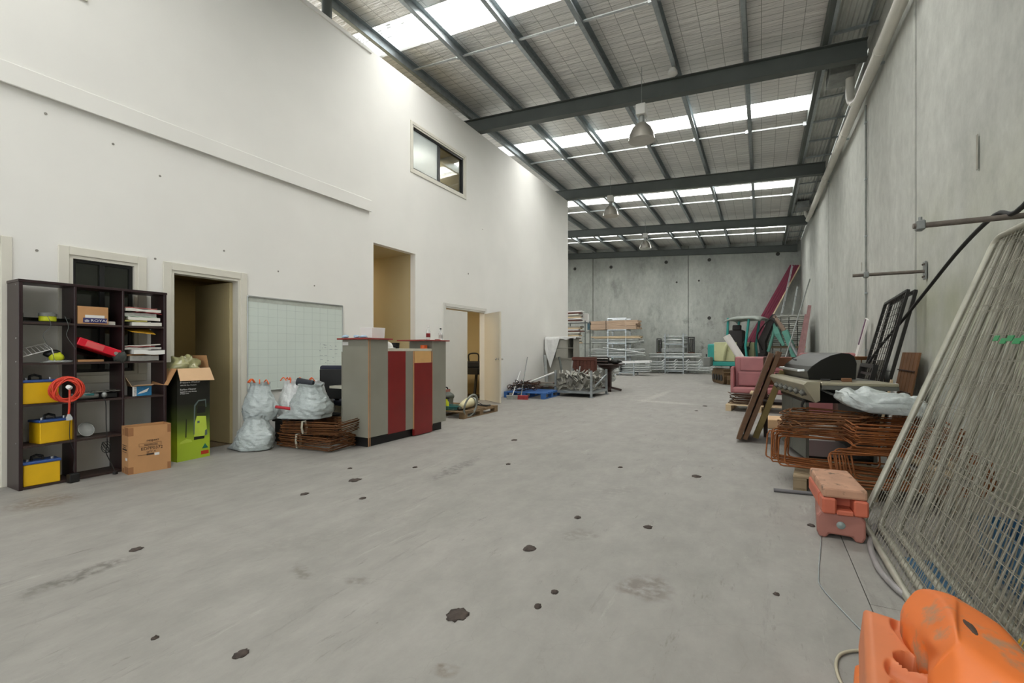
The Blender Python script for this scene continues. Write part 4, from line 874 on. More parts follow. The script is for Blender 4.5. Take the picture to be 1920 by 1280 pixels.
# office chair and clutter behind the counter
t = thing('office_chair', 'dark blue office chair behind the left end of the counter', 'chair', (-5.20, 4.66, 0), R(20))
mat('chair_blue', '2b2f3d', .9, var=.15, scale=30)
MB().bx(-.23, .23, -.24, .22, .44, .51).build('seat', 'chair_blue', t, bev=.03, seg=3); MB().bx(-.21, .21, -.29, -.23, .56, .99).build('backrest', 'chair_blue', t, bev=.028, seg=3); MB().bx(-.2, .2, -.305, -.288, .54, .94).build('back_shell', 'black', t, bev=.01)
MB().bar((0, -.27, .6), (0, -.12, .43), .06, .012).build('back_bracket', 'black', t); MB().cyl((0, 0, .1), (0, 0, .44), .028, n=12).build('gas_lift', 'black', t)
for k in range(5):
    a = k * 2 * math.pi / 5; p = (.27 * math.cos(a), .27 * math.sin(a), .075); l = MB().bar((0, 0, .11), p, .05, .03).build('leg', 'black', t); MB().cyl((p[0], p[1] - .015, .028), (p[0], p[1] + .015, .028), .028, n=12).build('castor', 'black', l)
t = thing('desk', 'small cream side desk carrying a chain behind the counter', 'desk', (-5.5, 4.95, 0))
MB().bx(-5.75, -5.25, 4.62, 5.5, .70, .725).build('top', 'shelf_pale', t, True); MB().bx(-5.75, -5.25, 4.64, 4.66, 0, .70).build('side', mat('desk_cream', 'cfc7ac', .6), t, True); MB().bx(-5.75, -5.25, 5.46, 5.48, 0, .70).build('side', 'desk_cream', t, True)
t = thing('chain', 'steel chain heaped on the side desk behind the counter', 'chain', (-5.4, 4.8, .726)); rnd = random.Random(4)
for k in range(26):
    c = Vector((-5.32 + rnd.uniform(-.05, .05), 4.66 + k * .018, .738 + rnd.random() * .03)); tl = Euler((rnd.random() * 3, rnd.random() * 3, rnd.random() * 3)); q = [Vector((.016 * math.cos(i * .785), .01 * math.sin(i * .785), 0)) for i in range(8)]
    for v in q: v.rotate(tl)
    MB().tube([c + v for v in q], .004, 5, True).build('link', 'chrome', t, True, smooth=True)
tag(MB().blob((-5.02, 4.2, .43), (.08, .08, .07), 12, 8, .2, 2, 6).build('glove', mat('glove_brown', '5d4a2d', .9), None, smooth=True), 'brown leather glove beside the rubbish bags', 'glove')
t = thing('stool', 'low black stool under the brown glove behind the stirrups', 'stool', (-5.02, 4.24, 0)); MB().lathe([(.14, .33), (.15, .345), (.15, .36), (0, .365)], n=18).build('seat', 'black', t); 
for a in (45, 135, 225, 315): MB().cyl((.1 * math.cos(R(a)), .1 * math.sin(R(a)), .33), (.13 * math.cos(R(a)), .13 * math.sin(R(a)), 0), .012, n=8).build('leg', 'black', t)
# ================================================================ pallet of cleaning gear by the double door
mat('pallet_wood', '7a6448', .85, var=.25, scale=5, stretch=(1, 4, 1))
mat('pallet_grey', '8b7a60', .85, var=.2, scale=5)
mat('pallet_blue', '2f5f9e', .7, var=.15, scale=6, col2='6f7f8f', c2amt=.12)
def pallet(loc, rz, label, m, W=1.16, D=1.1, Hh=.14, boards=7, blocks=True):
    """W along x, D along y; boards run along x"""
    t = thing('pallet', label, 'pallet', loc, rz)
    b = MB().bx(-W / 2, W / 2, -.045, .045, 0, .02); bw = D / boards * .72
    me1 = None
    for k in range(boards):
        y = -D / 2 + bw / 2 + k * (D - bw) / (boards - 1)
        if me1 is None:
            o = MB().bx(-W / 2, W / 2, -bw / 2, bw / 2, Hh - .02, Hh).build('top_board', m, t, bev=.003); me1 = o.data; o.location = (0, y, 0)
        else: o = inst('top_board', me1, t, (0, y, 0))
    for x in (-W / 2 + .05, 0, W / 2 - .05):
        if blocks:
            MB().bx(x - .05, x + .05, -D / 2, D / 2, Hh - .04, Hh - .0205).build('stringer', m, t); MB().bx(x - .05, x + .05, -D / 2, D / 2, 0, .018).build('skid', m, t)
            for y in (-D / 2 + .06, 0, D / 2 - .06): MB().bx(x - .05, x + .05, y - .06, y + .06, .0185, Hh - .0405).build('block', m, t, bev=.003)
        else: MB().bx(x - .02, x + .02, -D / 2, D / 2, 0, Hh - .0205).build('stringer', m, t)
    return t
pallet((-5.1, 7.28, 0), 0, 'worn timber pallet carrying cleaning gear before the double door', 'pallet_wood', 1.1, 1.18, .12)
pz = .121
t = thing('vacuum_cleaner', 'grey drum vacuum cleaner with a handle on the timber pallet', 'vacuum', (-5.22, 7.05, pz))
MB().lathe([(.14, 0), (.15, .02), (.16, .17), (.17, .19)], n=22).build('drum', mat('vac_grey', '84877f', .5), t, smooth=40); MB().lathe([(.175, .19), (.18, .22), (.165, .25), (.11, .29), (.09, .30), (0, .302)], n=22).build('motor_head', mat('vac_dark', '4d5249', .5), t, smooth=40)
MB().tube(smoothpath([(0, -.09, .28), (0, -.075, .37), (0, .075, .37), (0, .09, .28)]), .014, 8).build('handle', 'black', t, smooth=True); MB().bx(.06, .075, -.07, .07, .295, .35).build('badge', mat('badge_red', 'a06a5c', .6), t)
t = thing('wheel_rim', 'grey bicycle-like tyre hoop propped upright on the timber pallet', 'hoop', (-4.62, 6.88, .16)); pc = Vector((0, 0, .195))
MB().tube([pc + Vector((.05 * math.sin(a), .195 * math.cos(a), .195 * math.sin(a))) for a in [i / 36 * 2 * math.pi for i in range(36)]], .018, 8, True).build('tyre', 'vac_grey', t, smooth=True)
t.location.z = .02 + .0; t.location.x = -4.53
t = thing('pressure_washer', 'cream and yellow pressure washer lying on the timber pallet', 'pressure washer', (-4.78, 7.12, pz), R(12))
MB().tube([(0, -.26, .07), (0, -.1, .09), (0, .1, .1), (0, .2, .095)], .08, 14, radii=[.05, .075, .095, .09]).build('body', mat('washer_cream', 'd6cda6', .5), t, smooth=True); MB().tube([(-.03, -.3, .04), (0, .0, .05), (0, .22, .06)], .05, 10, radii=[.035, .05, .05]).build('base', 'vac_dark', t, smooth=True)
MB().lathe([(0, 0), (.05, 0), (.085, .01), (.085, .05), (.05, .06), (0, .06)], (.02, .24, .088), 22, (.35, 1, 0)).build('wheel', 'yellow_paint', t, smooth=40); MB().lathe([(.07, 0), (.094, 0), (.094, .05), (.07, .05)], (.015, .225, .096), 22, (.35, 1, 0)).build('tyre', 'vac_grey', t, smooth=40)
t = thing('hose', 'teal garden hose and lance lying on the timber pallet', 'hose', (-4.9, 6.9, pz))
mb = MB()
for k in range(4): mb.tube([(-4.95 + .0 * i + (.16 + .015 * k) * math.cos(i * .42), 6.86 + (.12 + .01 * k) * math.sin(i * .42), pz + .015 + .02 * k) for i in range(15)], .009, 6, True)
mb.build('coil', 'teal_tool', t, True, smooth=True); MB().tube([(-4.75, 7.4, pz + .05), (-4.62, 7.55, pz + .02), (-4.6, 7.66, pz + .02)], .016, 8).build('gun', 'black', t, True, smooth=True); MB().tube([(-4.8, 7.34, pz + .14), (-4.65, 7.52, pz + .03)], .006, 6).build('lance', 'black', t, True)
t = thing('spray_bottle', 'yellow spray bottle standing behind the counter on the pallet', 'bottle', (-4.98, 6.78, pz)); MB().lathe([(.04, 0), (.045, .02), (.042, .14), (.015, .18), (.015, .2)], n=14).build('body', 'hivis', t, smooth=40); MB().box((.02, 0, .22), (.07, .025, .035)).build('trigger_head', 'black', t, bev=.004)
# desk and chair inside the workroom
t = thing('desk', 'black desk standing inside the room behind the double door', 'desk', (-6.55, 9.85, 0))
MB().bx(-7.2, -6.1, 9.55, 10.15, .60, .76).build('top', 'black', t, True, bev=.004)
for x in (-7.1, -6.25): MB().bar((x, 9.65, 0), (x, 9.75, .6), .05, .05).build('leg', 'black', t, True); MB().bar((x, 10.05, 0), (x, 9.95, .6), .05, .05).build('leg', 'black', t, True); MB().bx(x - .03, x + .03, 9.56, 10.14, .005, .05).build('foot_bar', 'black', t, True)
t = thing('tool_case', 'black tool case with a looped handle on the workroom desk', 'tool case', (-6.36, 9.8, .761), R(25))
MB().bx(-.2, .2, -.12, .12, 0, .16).build('body', 'rubber', t, bev=.03, seg=2); MB().tube(smoothpath([(-.12, 0, .15), (-.12, 0, .33), (.1, 0, .34), (.12, 0, .15)]), .018, 8).build('handle', 'rubber', t, smooth=True); MB().bar((.15, 0, .14), (.24, 0, .3), .02, .03).build('lever', 'rubber', t)
# ================================================================ brooms, blue pallet, wire
def broom(label, foot, top, mh, ang, head, mhead):
    foot = Vector(foot); top = Vector(top); t = thing('broom', label, 'broom', foot)
    d = (top - foot).normalized()
    MB().cyl(foot + Vector((0, 0, .07)), top, .0125, n=10).build('handle', mh, t, True, smooth=40)
    m = Matrix.Rotation(ang, 4, 'Z'); mb = MB()
    mb.box(foot + Vector((0, 0, .085)), (head, .07, .03), (0, 0, ang)).build('head', mhead, t, True, bev=.006)
    for k in range(9):
        p = foot + m @ Vector(((k - 4) * head / 9.4, 0, .035)); MB().box(p, (head / 11, .075, .07), (0, 0, ang)).build('bristle_tuft', mhead, t, True)
mat('broom_red', 'a23a3c', .7, var=.12); mat('broom_grey', '9b9d98', .7, var=.1)
broom('grey broom with white handle leaning on the white wall', (-5.35, 9.95, 0), (-5.82, 11.3, .62), 'white_plastic', R(25), .28, 'broom_grey')
broom('red-headed broom with grey handle leaning on the white wall', (-5.15, 10.03, 0), (-5.80, 11.7, 1.0), 'galv_dull', R(12), .38, 'broom_red')
pallet((-5.22, 10.82, 0), R(3), 'blue painted pallet loaded with tangled dark wire', 'pallet_blue', 1.1, 1.12, .15)
rnd = random.Random(9)
for k in range(16):
    c = Vector((-5.42 + rnd.uniform(-.2, .3), 10.75 + rnd.uniform(-.3, .3), .16 + k * .012)); r0 = rnd.uniform(.16, .26); ph = rnd.random() * 6; wob = rnd.uniform(.02, .05)
    pts = [c + Vector((r0 * math.cos(i * .483 + ph), r0 * 1.05 * math.sin(i * .483 + ph), wob * math.sin(i * 1.4 + ph) + .03 + (.04 * math.sin(i * .483 + k)))) for i in range(13)]
    tag(MB().tube(pts, .0105, 5, True).build('wire_coil', 'rust_dark' if k % 3 else 'rubber', None, smooth=True), 'loop of dark tangled wire heaped on the blue pallet', 'wire coil', 'wire tangle on the blue pallet')
# steel lengths and posts stacked behind the blue pallet
rnd = random.Random(12)
mat('scrap', '8a877d', .6, .4, var=.25, scale=6)
for k in range(20):
    y = 11.5 + rnd.uniform(0, .75); z = .03 + (k // 5) * .075 + rnd.uniform(0, .02); a = rnd.uniform(-.12, .12); L_ = rnd.uniform(.7, .95)
    tag(MB().box((-5.28 + rnd.uniform(-.08, .08), y, z + .02), (L_, .09, .035), (0, rnd.uniform(-.05, .05), a)).build('steel_length', 'scrap' if k % 4 else 'rust_dark', None, bev=.003), 'grey steel length stacked behind the blue pallet', 'steel length', 'steel lengths behind the blue pallet')
tag(MB().bar((-5.52, 12.45, 0), (-5.72, 12.7, 1.05), .08, .06).build('steel_post', 'galv_dull', None), 'short grey steel post leaning on the wall behind the wire', 'post')
tag(MB().cyl((-5.35, 10.9, .36), (-4.75, 11.15, .62), .022, n=8).build('pipe', 'white_plastic', None), 'pale pipe sloping up from the wire tangle to the stillage', 'pipe')
tag(MB().bar((-4.86, 12.2, .0), (-5.15, 12.45, 1.0), .05, .04).build('steel_bar', 'steel_paint', None), 'dark bar leaning between the grey cabinet and the stillage', 'bar')
# ================================================================ grey cabinet with plastic sheet
t = thing('cabinet', 'grey open-fronted cabinet draped with white plastic at the wall end', 'cabinet', (-5.3, 13.2, 0)); mat('cab_grey', '9a988e', .5, var=.05)
X0, X1, Y0_, Y1_ = -5.78, -4.88, 12.95, 13.4
MB().bx(X0, X1, Y0_, Y1_, 1.55, 1.58).bx(X0, X1, Y0_, Y1_, .93, .96).bx(X0, X0 + .02, Y0_, Y1_, 0, 1.55).bx(X1 - .02, X1, Y0_, Y1_, 0, 1.55).bx(X0, X1, Y1_ - .01, Y1_, 0, 1.55).bx(-5.48, -5.46, Y0_, Y1_, .96, 1.55).bx(-5.1, -5.08, Y0_, Y1_, .96, 1.55).build('carcass', 'cab_grey', t, True)
MB().bx(-5.08, X1 - .02, Y0_ + .02, Y1_, 1.25, 1.27).build('shelf', 'cab_grey', t, True)
for z0, z1 in ((.965, 1.245), (1.255, 1.545)): MB().bx(-5.455, -5.105, Y0_ - .01, Y0_ + .008, z0, z1).build('drawer_front', 'cab_grey', t, True, bev=.003)
MB().bx(X0 + .02, X1 - .02, Y0_ + .05, Y0_ + .07, .02, .93).build('lower_front', 'cab_grey', t, True)
mat('sheet_white', 'e3e3e1', .35, var=.04, bump=.6, bscale=9)
def sheet(u, v):
    x = X0 - .02 + 1.0 * u; 
    if v < .5: return (x + .06 * v, Y1_ - (Y1_ - Y0_ + .04) * v * 2, 1.585 + .02 * noise.noise(Vector((u * 6, v * 6, 1))) + .012)
    q = (v - .5) * 2; dr = max(.06, .95 * (1 - abs(u - .2) * 3.2)) + .05 * noise.noise(Vector((u * 5, 3, 2)))
    return (x - .02 * q, Y0_ - .045 - .03 * abs(noise.noise(Vector((u * 7, q, 4)))), 1.59 - dr * q)
tag(MB().grid(sheet, 40, 24).build('plastic_sheet', 'sheet_white', None, smooth=True), 'white plastic sheet hanging over the grey cabinet', 'sheet')
# brown timber chest behind the stillage
t = thing('chest', 'red-brown timber chest standing behind the metal stillage', 'chest', (-4.45, 12.95, 0)); mat('red_timber', '5b2f22', .55, var=.22, scale=4, stretch=(1, 1, 5))
MB().bx(-4.84, -4.16, 12.66, 12.88, .90, 1.0).build('top_rail', 'red_timber', t, True, bev=.006)
for k in range(6): MB().bx(-4.82 + k * .108, -4.82 + k * .108 + .1, 12.68, 12.72, .12, .90).build('plank', 'red_timber', t, True, bev=.004)
for x in (-4.8, -4.2): MB().bx(x - .04, x + .04, 12.72, 12.88, 0, .9).build('leg', 'red_timber', t, True)
# stillage full of steel brackets
def stillage(loc, rz, label, W, D, Hh, group=None, m='galv', rails=(.12,), foot=True, toprail=True, post=.025):
    t = thing('stillage', label, 'stillage', loc, rz, group)
    for x in (-W / 2, W / 2):
        for y in (-D / 2, D / 2):
            MB().bx(x - post, x + post, y - post, y + post, .012 if foot else 0, Hh).build('post', m, t)
            if foot: MB().bx(x - .06, x + .06, y - .06, y + .06, 0, .012).build('foot_plate', m, t)
    for z in rails:
        for y in (-D / 2, D / 2): MB().bx(-W / 2 + post, W / 2 - post, y - .02, y + .02, z - .025, z + .025).build('rail', m, t)
        for x in (-W / 2, W / 2): MB().bx(x - .02, x + .02, -D / 2 + post, D / 2 - post, z - .025, z + .025).build('rail', m, t)
    if toprail:
        for x in (-W / 2, W / 2): MB().bar((x, -D / 2 + .02, .2), (x, D / 2 - .02, Hh - .15), .03, .03).build('brace', m, t)
    return t
stillage((-4.23, 11.78, 0), R(-2), 'galvanised stillage heaped with steel brackets near the round table', .98, 1.15, .68)
MB().bx(-.48, .48, -.55, .55, .145, .155).build('deck', 'galv_dull', bpy.data.objects['stillage'])
rnd = random.Random(31)
bms = []
for k in range(3):
    mb = MB().box((0, 0, 0), (.2, .14, .01)).box((0, .065, .06), (.2, .01, .12)); mb.cyl((-.05, 0, .0), (-.05, 0, .16), .022, n=8) if k != 1 else mb.box((.05, 0, .05), (.04, .12, .1))
    me = bpy.data.meshes.new('bracket'); me.from_pydata(mb.v, [], mb.f); me.materials.append(mat('bracket_grey', 'a3a198', .5, .5, var=.2, scale=10)); bms.append(me)
for k in range(46):
    lay = k // 16; i = k % 16
    tag(inst('scaffold_bracket', bms[k % 3], None, (-4.62 + (i % 4) * .25 + rnd.uniform(-.04, .04), 11.33 + (i // 4) * .28 + rnd.uniform(-.04, .04), .22 + lay * .14 + rnd.uniform(0, .03)), (rnd.uniform(-1.2, 1.2), rnd.uniform(-1.2, 1.2), rnd.random() * 6.3)), 'grey steel bracket jumbled in the galvanised stillage', 'bracket', 'steel brackets in the stillage')
for k, (x, y) in enumerate(((-4.45, 11.5), (-4.3, 11.65))): tag(MB().bar((x, y, .4), (x + .06, y + .05, .92 - k * .15), .07, .012).build('flat_bar', 'galv_bright', None), ('taller', 'shorter')[k] + ' pale flat bar standing among the brackets in the stillage', 'flat bar')
# round table with the engine block
t = thing('round_table', 'dark wood round pedestal table holding a greasy machine part', 'table', (-3.95, 13.35, 0)); mat('dark_table', '33201b', .4, var=.2)
MB().lathe([(.40, .76), (.42, .775), (.42, .79), (.40, .80), (0, .80)], n=30).build('top', 'dark_table', t, smooth=40); MB().lathe([(.04, .5), (.07, .56), (.16, .64), (.30, .7), (.33, .76)], n=24).build('bowl_support', 'dark_table', t, smooth=40); MB().bx(-.07, .07, -.07, .07, .06, .6).build('column', 'dark_table', t, bev=.01)
for a in (20, 110, 200, 290): MB().bar((0, 0, .12), (.36 * math.cos(R(a)), .36 * math.sin(R(a)), .03), .09, .06).build('leg', 'dark_table', t)
t = thing('engine', 'black and silver machine part lying on the round table', 'machine part', (-4.0, 13.25, .801), R(-10)); mat('greasy', '2a2a28', .35, .5, var=.3, scale=20)
MB().bx(-.42, .12, -.12, .12, 0, .2).build('block', 'greasy', t, bev=.02); 
for z in (.07, .15): MB().cyl((-.4, -.135, z), (.12, -.135, z), .018, n=10).build('tube', 'chrome', t)
MB().blob((.28, 0, .07), (.16, .13, .08), 14, 8, .25, 3, 3).build('gearbox', 'greasy', t, smooth=True); MB().cyl((.12, -.02, .11), (.2, -.02, .11), .06, n=16).build('flange', 'chrome', t)
for k in range(3):
    bag('white_sack', ('lowest', 'middle', 'uppermost')[k] + ' of three white sacks slumped behind the round table', (-4.35 + .12 * k, 13.95 - .0 * k, .0 + k * .24), (.5, .5, .28), 40 + k, 'bag_pale', ties=False, top=.8)
# ================================================================ scaffold racks along the back wall
mat('pine', 'b79d85', .75, var=.12, scale=4, stretch=(.6, 5, 5))
mat('pine_pale', 'cbb593', .75, var=.12, scale=4)
mat('tube_galv', 'c2c6c4', .35, .35, var=.15, scale=8)
def xat(px, y): return oY(px, 650, y).x
def rack_column(px0, px1, y, levels, h, where, D=.8, z0=0):
    x0, x1 = xat(px0, y), xat(px1, y)
    for k in range(levels):
        t = thing('stillage', '%s stillage in the %s' % (('lowest', 'second', 'third', 'topmost')[k if k < levels - 1 or levels > 4 else 3] if levels > 1 else 'single', where), 'stillage', ((x0 + x1) / 2, y + D / 2, z0 + k * h))
        W = x1 - x0
        for x in (-W / 2, W / 2):
            for yy_ in (-D / 2, D / 2):
                MB().bx(x - .028, x + .028, yy_ - .028, yy_ + .028, .015, h - .006).build('post', 'galv', t); MB().bx(x - .06, x + .06, yy_ - .06, yy_ + .06, 0, .015).build('foot_plate', 'galv_bright', t)
            MB().bx(x - .022, x + .022, -D / 2 + .03, D / 2 - .03, .1, .15).build('rail', 'galv', t)
        for yy_ in (-D / 2, D / 2): MB().bx(-W / 2 + .03, W / 2 - .03, yy_ - .022, yy_ + .022, .1, .15).build('rail', 'galv', t)
        if k == levels - 1 and levels > 3:
            for yy_ in (-D / 2, D / 2): MB().bx(-W / 2 - .03, W / 2 + .03, yy_ - .025, yy_ + .025, h - .006, h + .04).build('top_rail', 'galv_bright', t)
    return x0, x1
YA = 24.0; HA = .71
xa0, xa1 = rack_column(1140, 1173.5, YA, 4, HA, 'left scaffold rack', .9)
YC = 24.7; HC = .68
xc0, xc1 = rack_column(1247, 1281, YC, 3, HC, 'right scaffold rack', .85)
YD = 21.9
xd0, xd1 = rack_column(1154, 1188.5, YD, 1, .72, 'tube bundle before the left scaffold rack', .75)
def rods(name, cat, label, group, m, n, x0, x1, y, z, per_row, pitch, r, seed, jit=.08, box=None, tilt=0):
    rr = random.Random(seed); L_ = x1 - x0
    mb = MB().cyl((-.5, 0, 0), (.5, 0, 0), r, n=8) if box is None else MB().bx(-.5, .5, -box[0] / 2, box[0] / 2, -box[1] / 2, box[1] / 2)
    me = bpy.data.meshes.new(name); me.from_pydata([tuple(v) for v in mb.v], [], mb.f); me.materials.append(MATS[m])
    if box is None: me.polygons.foreach_set('use_smooth', [len(q.vertices) == 4 for q in me.polygons])
    for k in range(n):
        row, col = k // per_row, k % per_row; dx = rr.uniform(-jit, jit)
        o = inst(name, me, None, ((x0 + x1) / 2 + dx, y + col * pitch[0] + (pitch[0] / 2 if row % 2 and box is None else 0), z + row * pitch[1]), (0, tilt + rr.uniform(-.006, .006), rr.uniform(-.01, .01))); o.scale.x = L_ * rr.uniform(.93, 1.0)
        tag(o, label, cat, group)
X = lambda px: xat(px, YA)
# left rack
rods('timber_board', 'board', 'pinkish timber board in the top bundle of the left rack', 'top timber bundle of the left rack', 'pine', 20, X(1106), X(1197), YA + .06, 3 * HA + .2, 4, (.2, .092), .02, 1, .06, (.19, .085))
for px in (1136.5,): tag(MB().bx(X(px) - .012, X(px) + .012, YA - .05, YA + .78, 3 * HA + .152, 3 * HA + .62).build('strap', 'black', None), 'black strap around the top timber bundle', 'strap')
o = MB().bx(X(1101.5), X(1106) , YA - .02, YA + .75, 3 * HA + .16, 3 * HA + .6).build('wrap_end', mat('teal_tarp', '3f5a63', .8, var=.5, scale=9), None); tag(o, 'blue-grey tarp over the left end of the timber bundle', 'tarp')
rods('timber_board', 'board', 'pale timber board in the third level of the left rack', 'third level timber of the left rack', 'pine_pale', 6, X(1107), X(1200), YA + .04, 2 * HA + .42, 3, (.24, .06), .02, 2, .15, (.2, .05))
rods('scaffold_tube', 'tube', 'galvanised tube under the pale timber in the left rack', 'third level tubes of the left rack', 'tube_galv', 24, X(1110), X(1199), YA + .02, 2 * HA + .18, 8, (.1, .07), .033, 3, .15)
rods('scaffold_tube', 'tube', 'jumbled galvanised tube on the second level of the left rack', 'second level tubes of the left rack', 'tube_galv', 40, X(1108), X(1200), YA + .02, HA + .19, 8, (.1, .085), .03, 4, .22)
rods('scaffold_tube', 'tube', 'galvanised tube lying aslant on the second level of the left rack', 'slanting tubes of the left rack', 'tube_galv', 3, X(1130), X(1196), YA - .03, HA + .5, 3, (.2, .0), .035, 5, .05, tilt=.12)
rods('scaffold_tube', 'tube', 'galvanised tube on the lowest level of the left rack', 'lowest level tubes of the left rack', 'tube_galv', 40, X(1120), X(1192), YA + .04, .2, 8, (.1, .09), .032, 6, .12)
# front bundle
Xd = lambda px: xat(px, YD)
rods('scaffold_tube', 'tube', 'galvanised tube in the front bundle before the left rack', 'front bundle of tubes', 'tube_galv', 26, Xd(1140), Xd(1217), YD + .03, .2, 7, (.1, .09), .03, 7, .05)
for k in range(2): tag(MB().bar((Xd(1155), YD - .02 + k * .3, .60 + k * .02), (Xd(1219), YD + .0 + k * .3, .66 + k * .02), .2, .09).build('wrapped_bundle', 'sheet_white', None), ('front', 'rear')[k] + ' white wrapped bundle on top of the front tubes', 'bundle')
for px in (1164,): tag(MB().bx(Xd(px) - .012, Xd(px) + .012, YD - .06, YD + .7, .151, .58).build('strap', 'black', None), 'black strap around the front bundle of tubes', 'strap')
# right rack
Xc = lambda px: xat(px, YC)
def hook(L_):
    return smoothpath([(-L_ / 2, 0, 0), (L_ / 2 - .25, 0, 0), (L_ / 2 - .1, 0, .05), (L_ / 2, 0, .14)], 3)
mb = MB().tube(hook(1.0), .024, 7); me = bpy.data.meshes.new('scaffold_ledger'); me.from_pydata([tuple(v) for v in mb.v], [], mb.f); me.materials.append(MATS['tube_galv']); rnd = random.Random(3)
for i in range(5):
    for j in range(7):
        o = inst('scaffold_ledger', me, None, (Xc(1228) + i * .58, YC + .03 + (j % 2) * .3, .2 + j * .068), (0, 0, rnd.uniform(-.02, .02))); tag(o, 'bent-ended galvanised ledger on the lowest level of the right rack', 'ledger', 'lowest level ledgers of the right rack')
rods('scaffold_tube', 'tube', 'long galvanised tube on the second level of the right rack', 'second level tubes of the right rack', 'tube_galv', 24, Xc(1218), Xc(1312), YC + .02, HC + .17, 8, (.1, .075), .033, 9, .12)
rods('scaffold_tube', 'tube', 'galvanised tube piled on the top level of the right rack', 'top level tubes of the right rack', 'tube_galv', 40, Xc(1242), Xc(1288), YC + .03, 2 * HC + .19, 8, (.1, .085), .028, 10, .06)
tag(MB().bx(Xc(1240), Xc(1284), YC + .02, YC + .8, HC + .42, HC + .62).build('grey_crate', 'galv_dull', None, bev=.01), 'flat grey crate in the second level of the right rack', 'crate')
def boxframe(label, x0, x1, y0, y1, z0, z1):
    t = thing('machine_cradle', label, 'cradle', ((x0 + x1) / 2, (y0 + y1) / 2, z0))
    for z in (z0 + .025, z1 - .025): MB().bx(x0, x1, y0, y0 + .05, z - .025, z + .025).build('rail', 'rust_dark' if z < z0 + .1 else 'black', t, True)
    for x in (x0, x1 - .04): MB().bx(x, x + .04, y0 + .002, y0 + .048, z0 + .05, z1 - .05).build('upright', 'black', t, True)
    MB().bx(x0 + .05, x1 - .05, y0 + .08, y1, z0 + .06, z1 - .08).build('machine', 'greasy', t, True, bev=.02)
    for k in range(3): MB().cyl((x0 + .1 + k * .08, y0 + .06, z0 + .1), (x0 + .1 + k * .08, y0 + .06, z1 - .12), .018, n=8).build('rod', 'chrome', t, True)
boxframe('black steel frame holding machinery at the right end of the right rack', Xc(1290), Xc(1302.5), YC + .0, YC + .5, HC + .36, HC + 1.18)
boxframe('black steel frame holding machinery at the left end of the right rack', Xc(1231), Xc(1240), YC + .0, YC + .5, HC + .36, HC + 1.12)
for (x0, x1, h) in ((Xc(1231), Xc(1240), 1), (Xc(1290), Xc(1302.5), 1)):
    t = thing('steel_stand', 'grey stand under the %s black machinery frame' % ('left' if x0 < Xc(1260) else 'right'), 'stand', ((x0 + x1) / 2, YC + .55, 0))
    for x in (x0 + .03, x1 - .03): MB().bx(x - .025, x + .025, YC + .42, YC + .47, 0, HC + .355).build('leg', 'galv_dull', t, True)
    MB().bx(x0, x1, YC + .4, YC + .5, HC + .33, HC + .358).build('shelf', 'galv_dull', t, True)
# shelf of offcuts behind the end of the white wall
YE = 16.6; xe0, xe1 = xat(1058, YE), xat(1100, YE)
t = thing('shelving', 'steel shelving with offcuts behind the end of the white wall', 'shelving', ((xe0 + xe1) / 2, YE + .3, 0))
for z in (.3, 1.45, 2.25): MB().bx(xe0, xe1 - .05, YE, YE + .6, z - .02, z).build('shelf', 'galv_dull', t, True)
for x in (xe0, xe1 - .08):
    for y in (YE, YE + .57): MB().bx(x, x + .03, y, y + .03, 0, 2.3).build('post', 'steel_paint', t, True)
rnd = random.Random(77)
for k in range(20):
    z = (1.452 if k < 12 else 2.252) + (k if k < 12 else k - 12) * .055
    tag(MB().box(((xe0 + xe1) / 2 - .1 + rnd.uniform(-.06, .06), YE + .2 + rnd.uniform(-.03, .03), z + .024), (.55 + rnd.uniform(-.1, .1), .3, .045), (0, 0, rnd.uniform(-.15, .15))).build('offcut', ('pine_pale', 'scrap', 'paper', 'red_timber', 'print_white')[k % 5], None), 'flat offcut stacked on the shelving behind the white wall', 'offcut', 'offcuts on the shelving')
tag(MB().bx(xe1 - .35, xe1 - .1, YE + .42, YE + .58, 2.252, 2.6).build('white_box', 'print_white', None, bev=.01), 'white box at the right of the offcut shelving', 'box')

# ================================================================ mini excavator
mat('teal_paint', '2a9087', .45, var=.12, scale=4, col2='1e6a5b', c2amt=.2)
mat('teal_old', '5f9c8c', .55, var=.15, scale=4, col2='8a9087', c2amt=.3)
mat('cream_panel', 'babb90', .5, var=.1, scale=3, col2='6d5b3a', c2amt=.22)
mat('track', '5a4428', .8, var=.25, scale=9, col2='2f2418', c2amt=.4)
mat('vinyl_black', '221d1b', .55, var=.1)
mat('arm_brown', '8a7566', .5, var=.12)
ex = thing('excavator', 'teal mini excavator with canopy parked before the back wall', 'excavator', (-.66, 18.56, 0), R(199.3))
for s_ in (-1, 1):
    prof = [(-.78, .14), (-.7, .03), (-.6, 0), (.6, 0), (.7, .03), (.78, .14), (.8, .3), (.74, .42), (.6, .5), (-.6, .5), (-.74, .42), (-.8, .3)]
    tk = MB().prism(prof, (s_ * .62 - .16, 0, 0), (0, 1, 0), (0, 0, 1), (.32, 0, 0)).build('track', 'track', ex, bev=.015)
    for k in range(14):
        y = -.66 + k * .1015; MB().bx(s_ * .62 - .17, s_ * .62 + .17, y - .03, y + .03, .5, .525).build('track_pad', 'track', tk)
    for k in range(6): MB().box((s_ * .62, .80 - .015 * abs(k - 2.5), .1 + k * .06), (.34, .04, .035)).build('track_pad', 'track', tk)
    for k in range(4): MB().cyl((s_ * .62 + s_ * .16, -.5 + k * .33, .22), (s_ * .62 + s_ * .185, -.5 + k * .33, .22), .11, n=14).build('roller', 'black', tk)
MB().bx(-.46, .46, -.45, .45, .2, .52).build('undercarriage', 'track', ex, bev=.02); MB().cyl((0, 0, .52), (0, 0, .62), .36, n=24).build('slew_ring', 'black', ex)
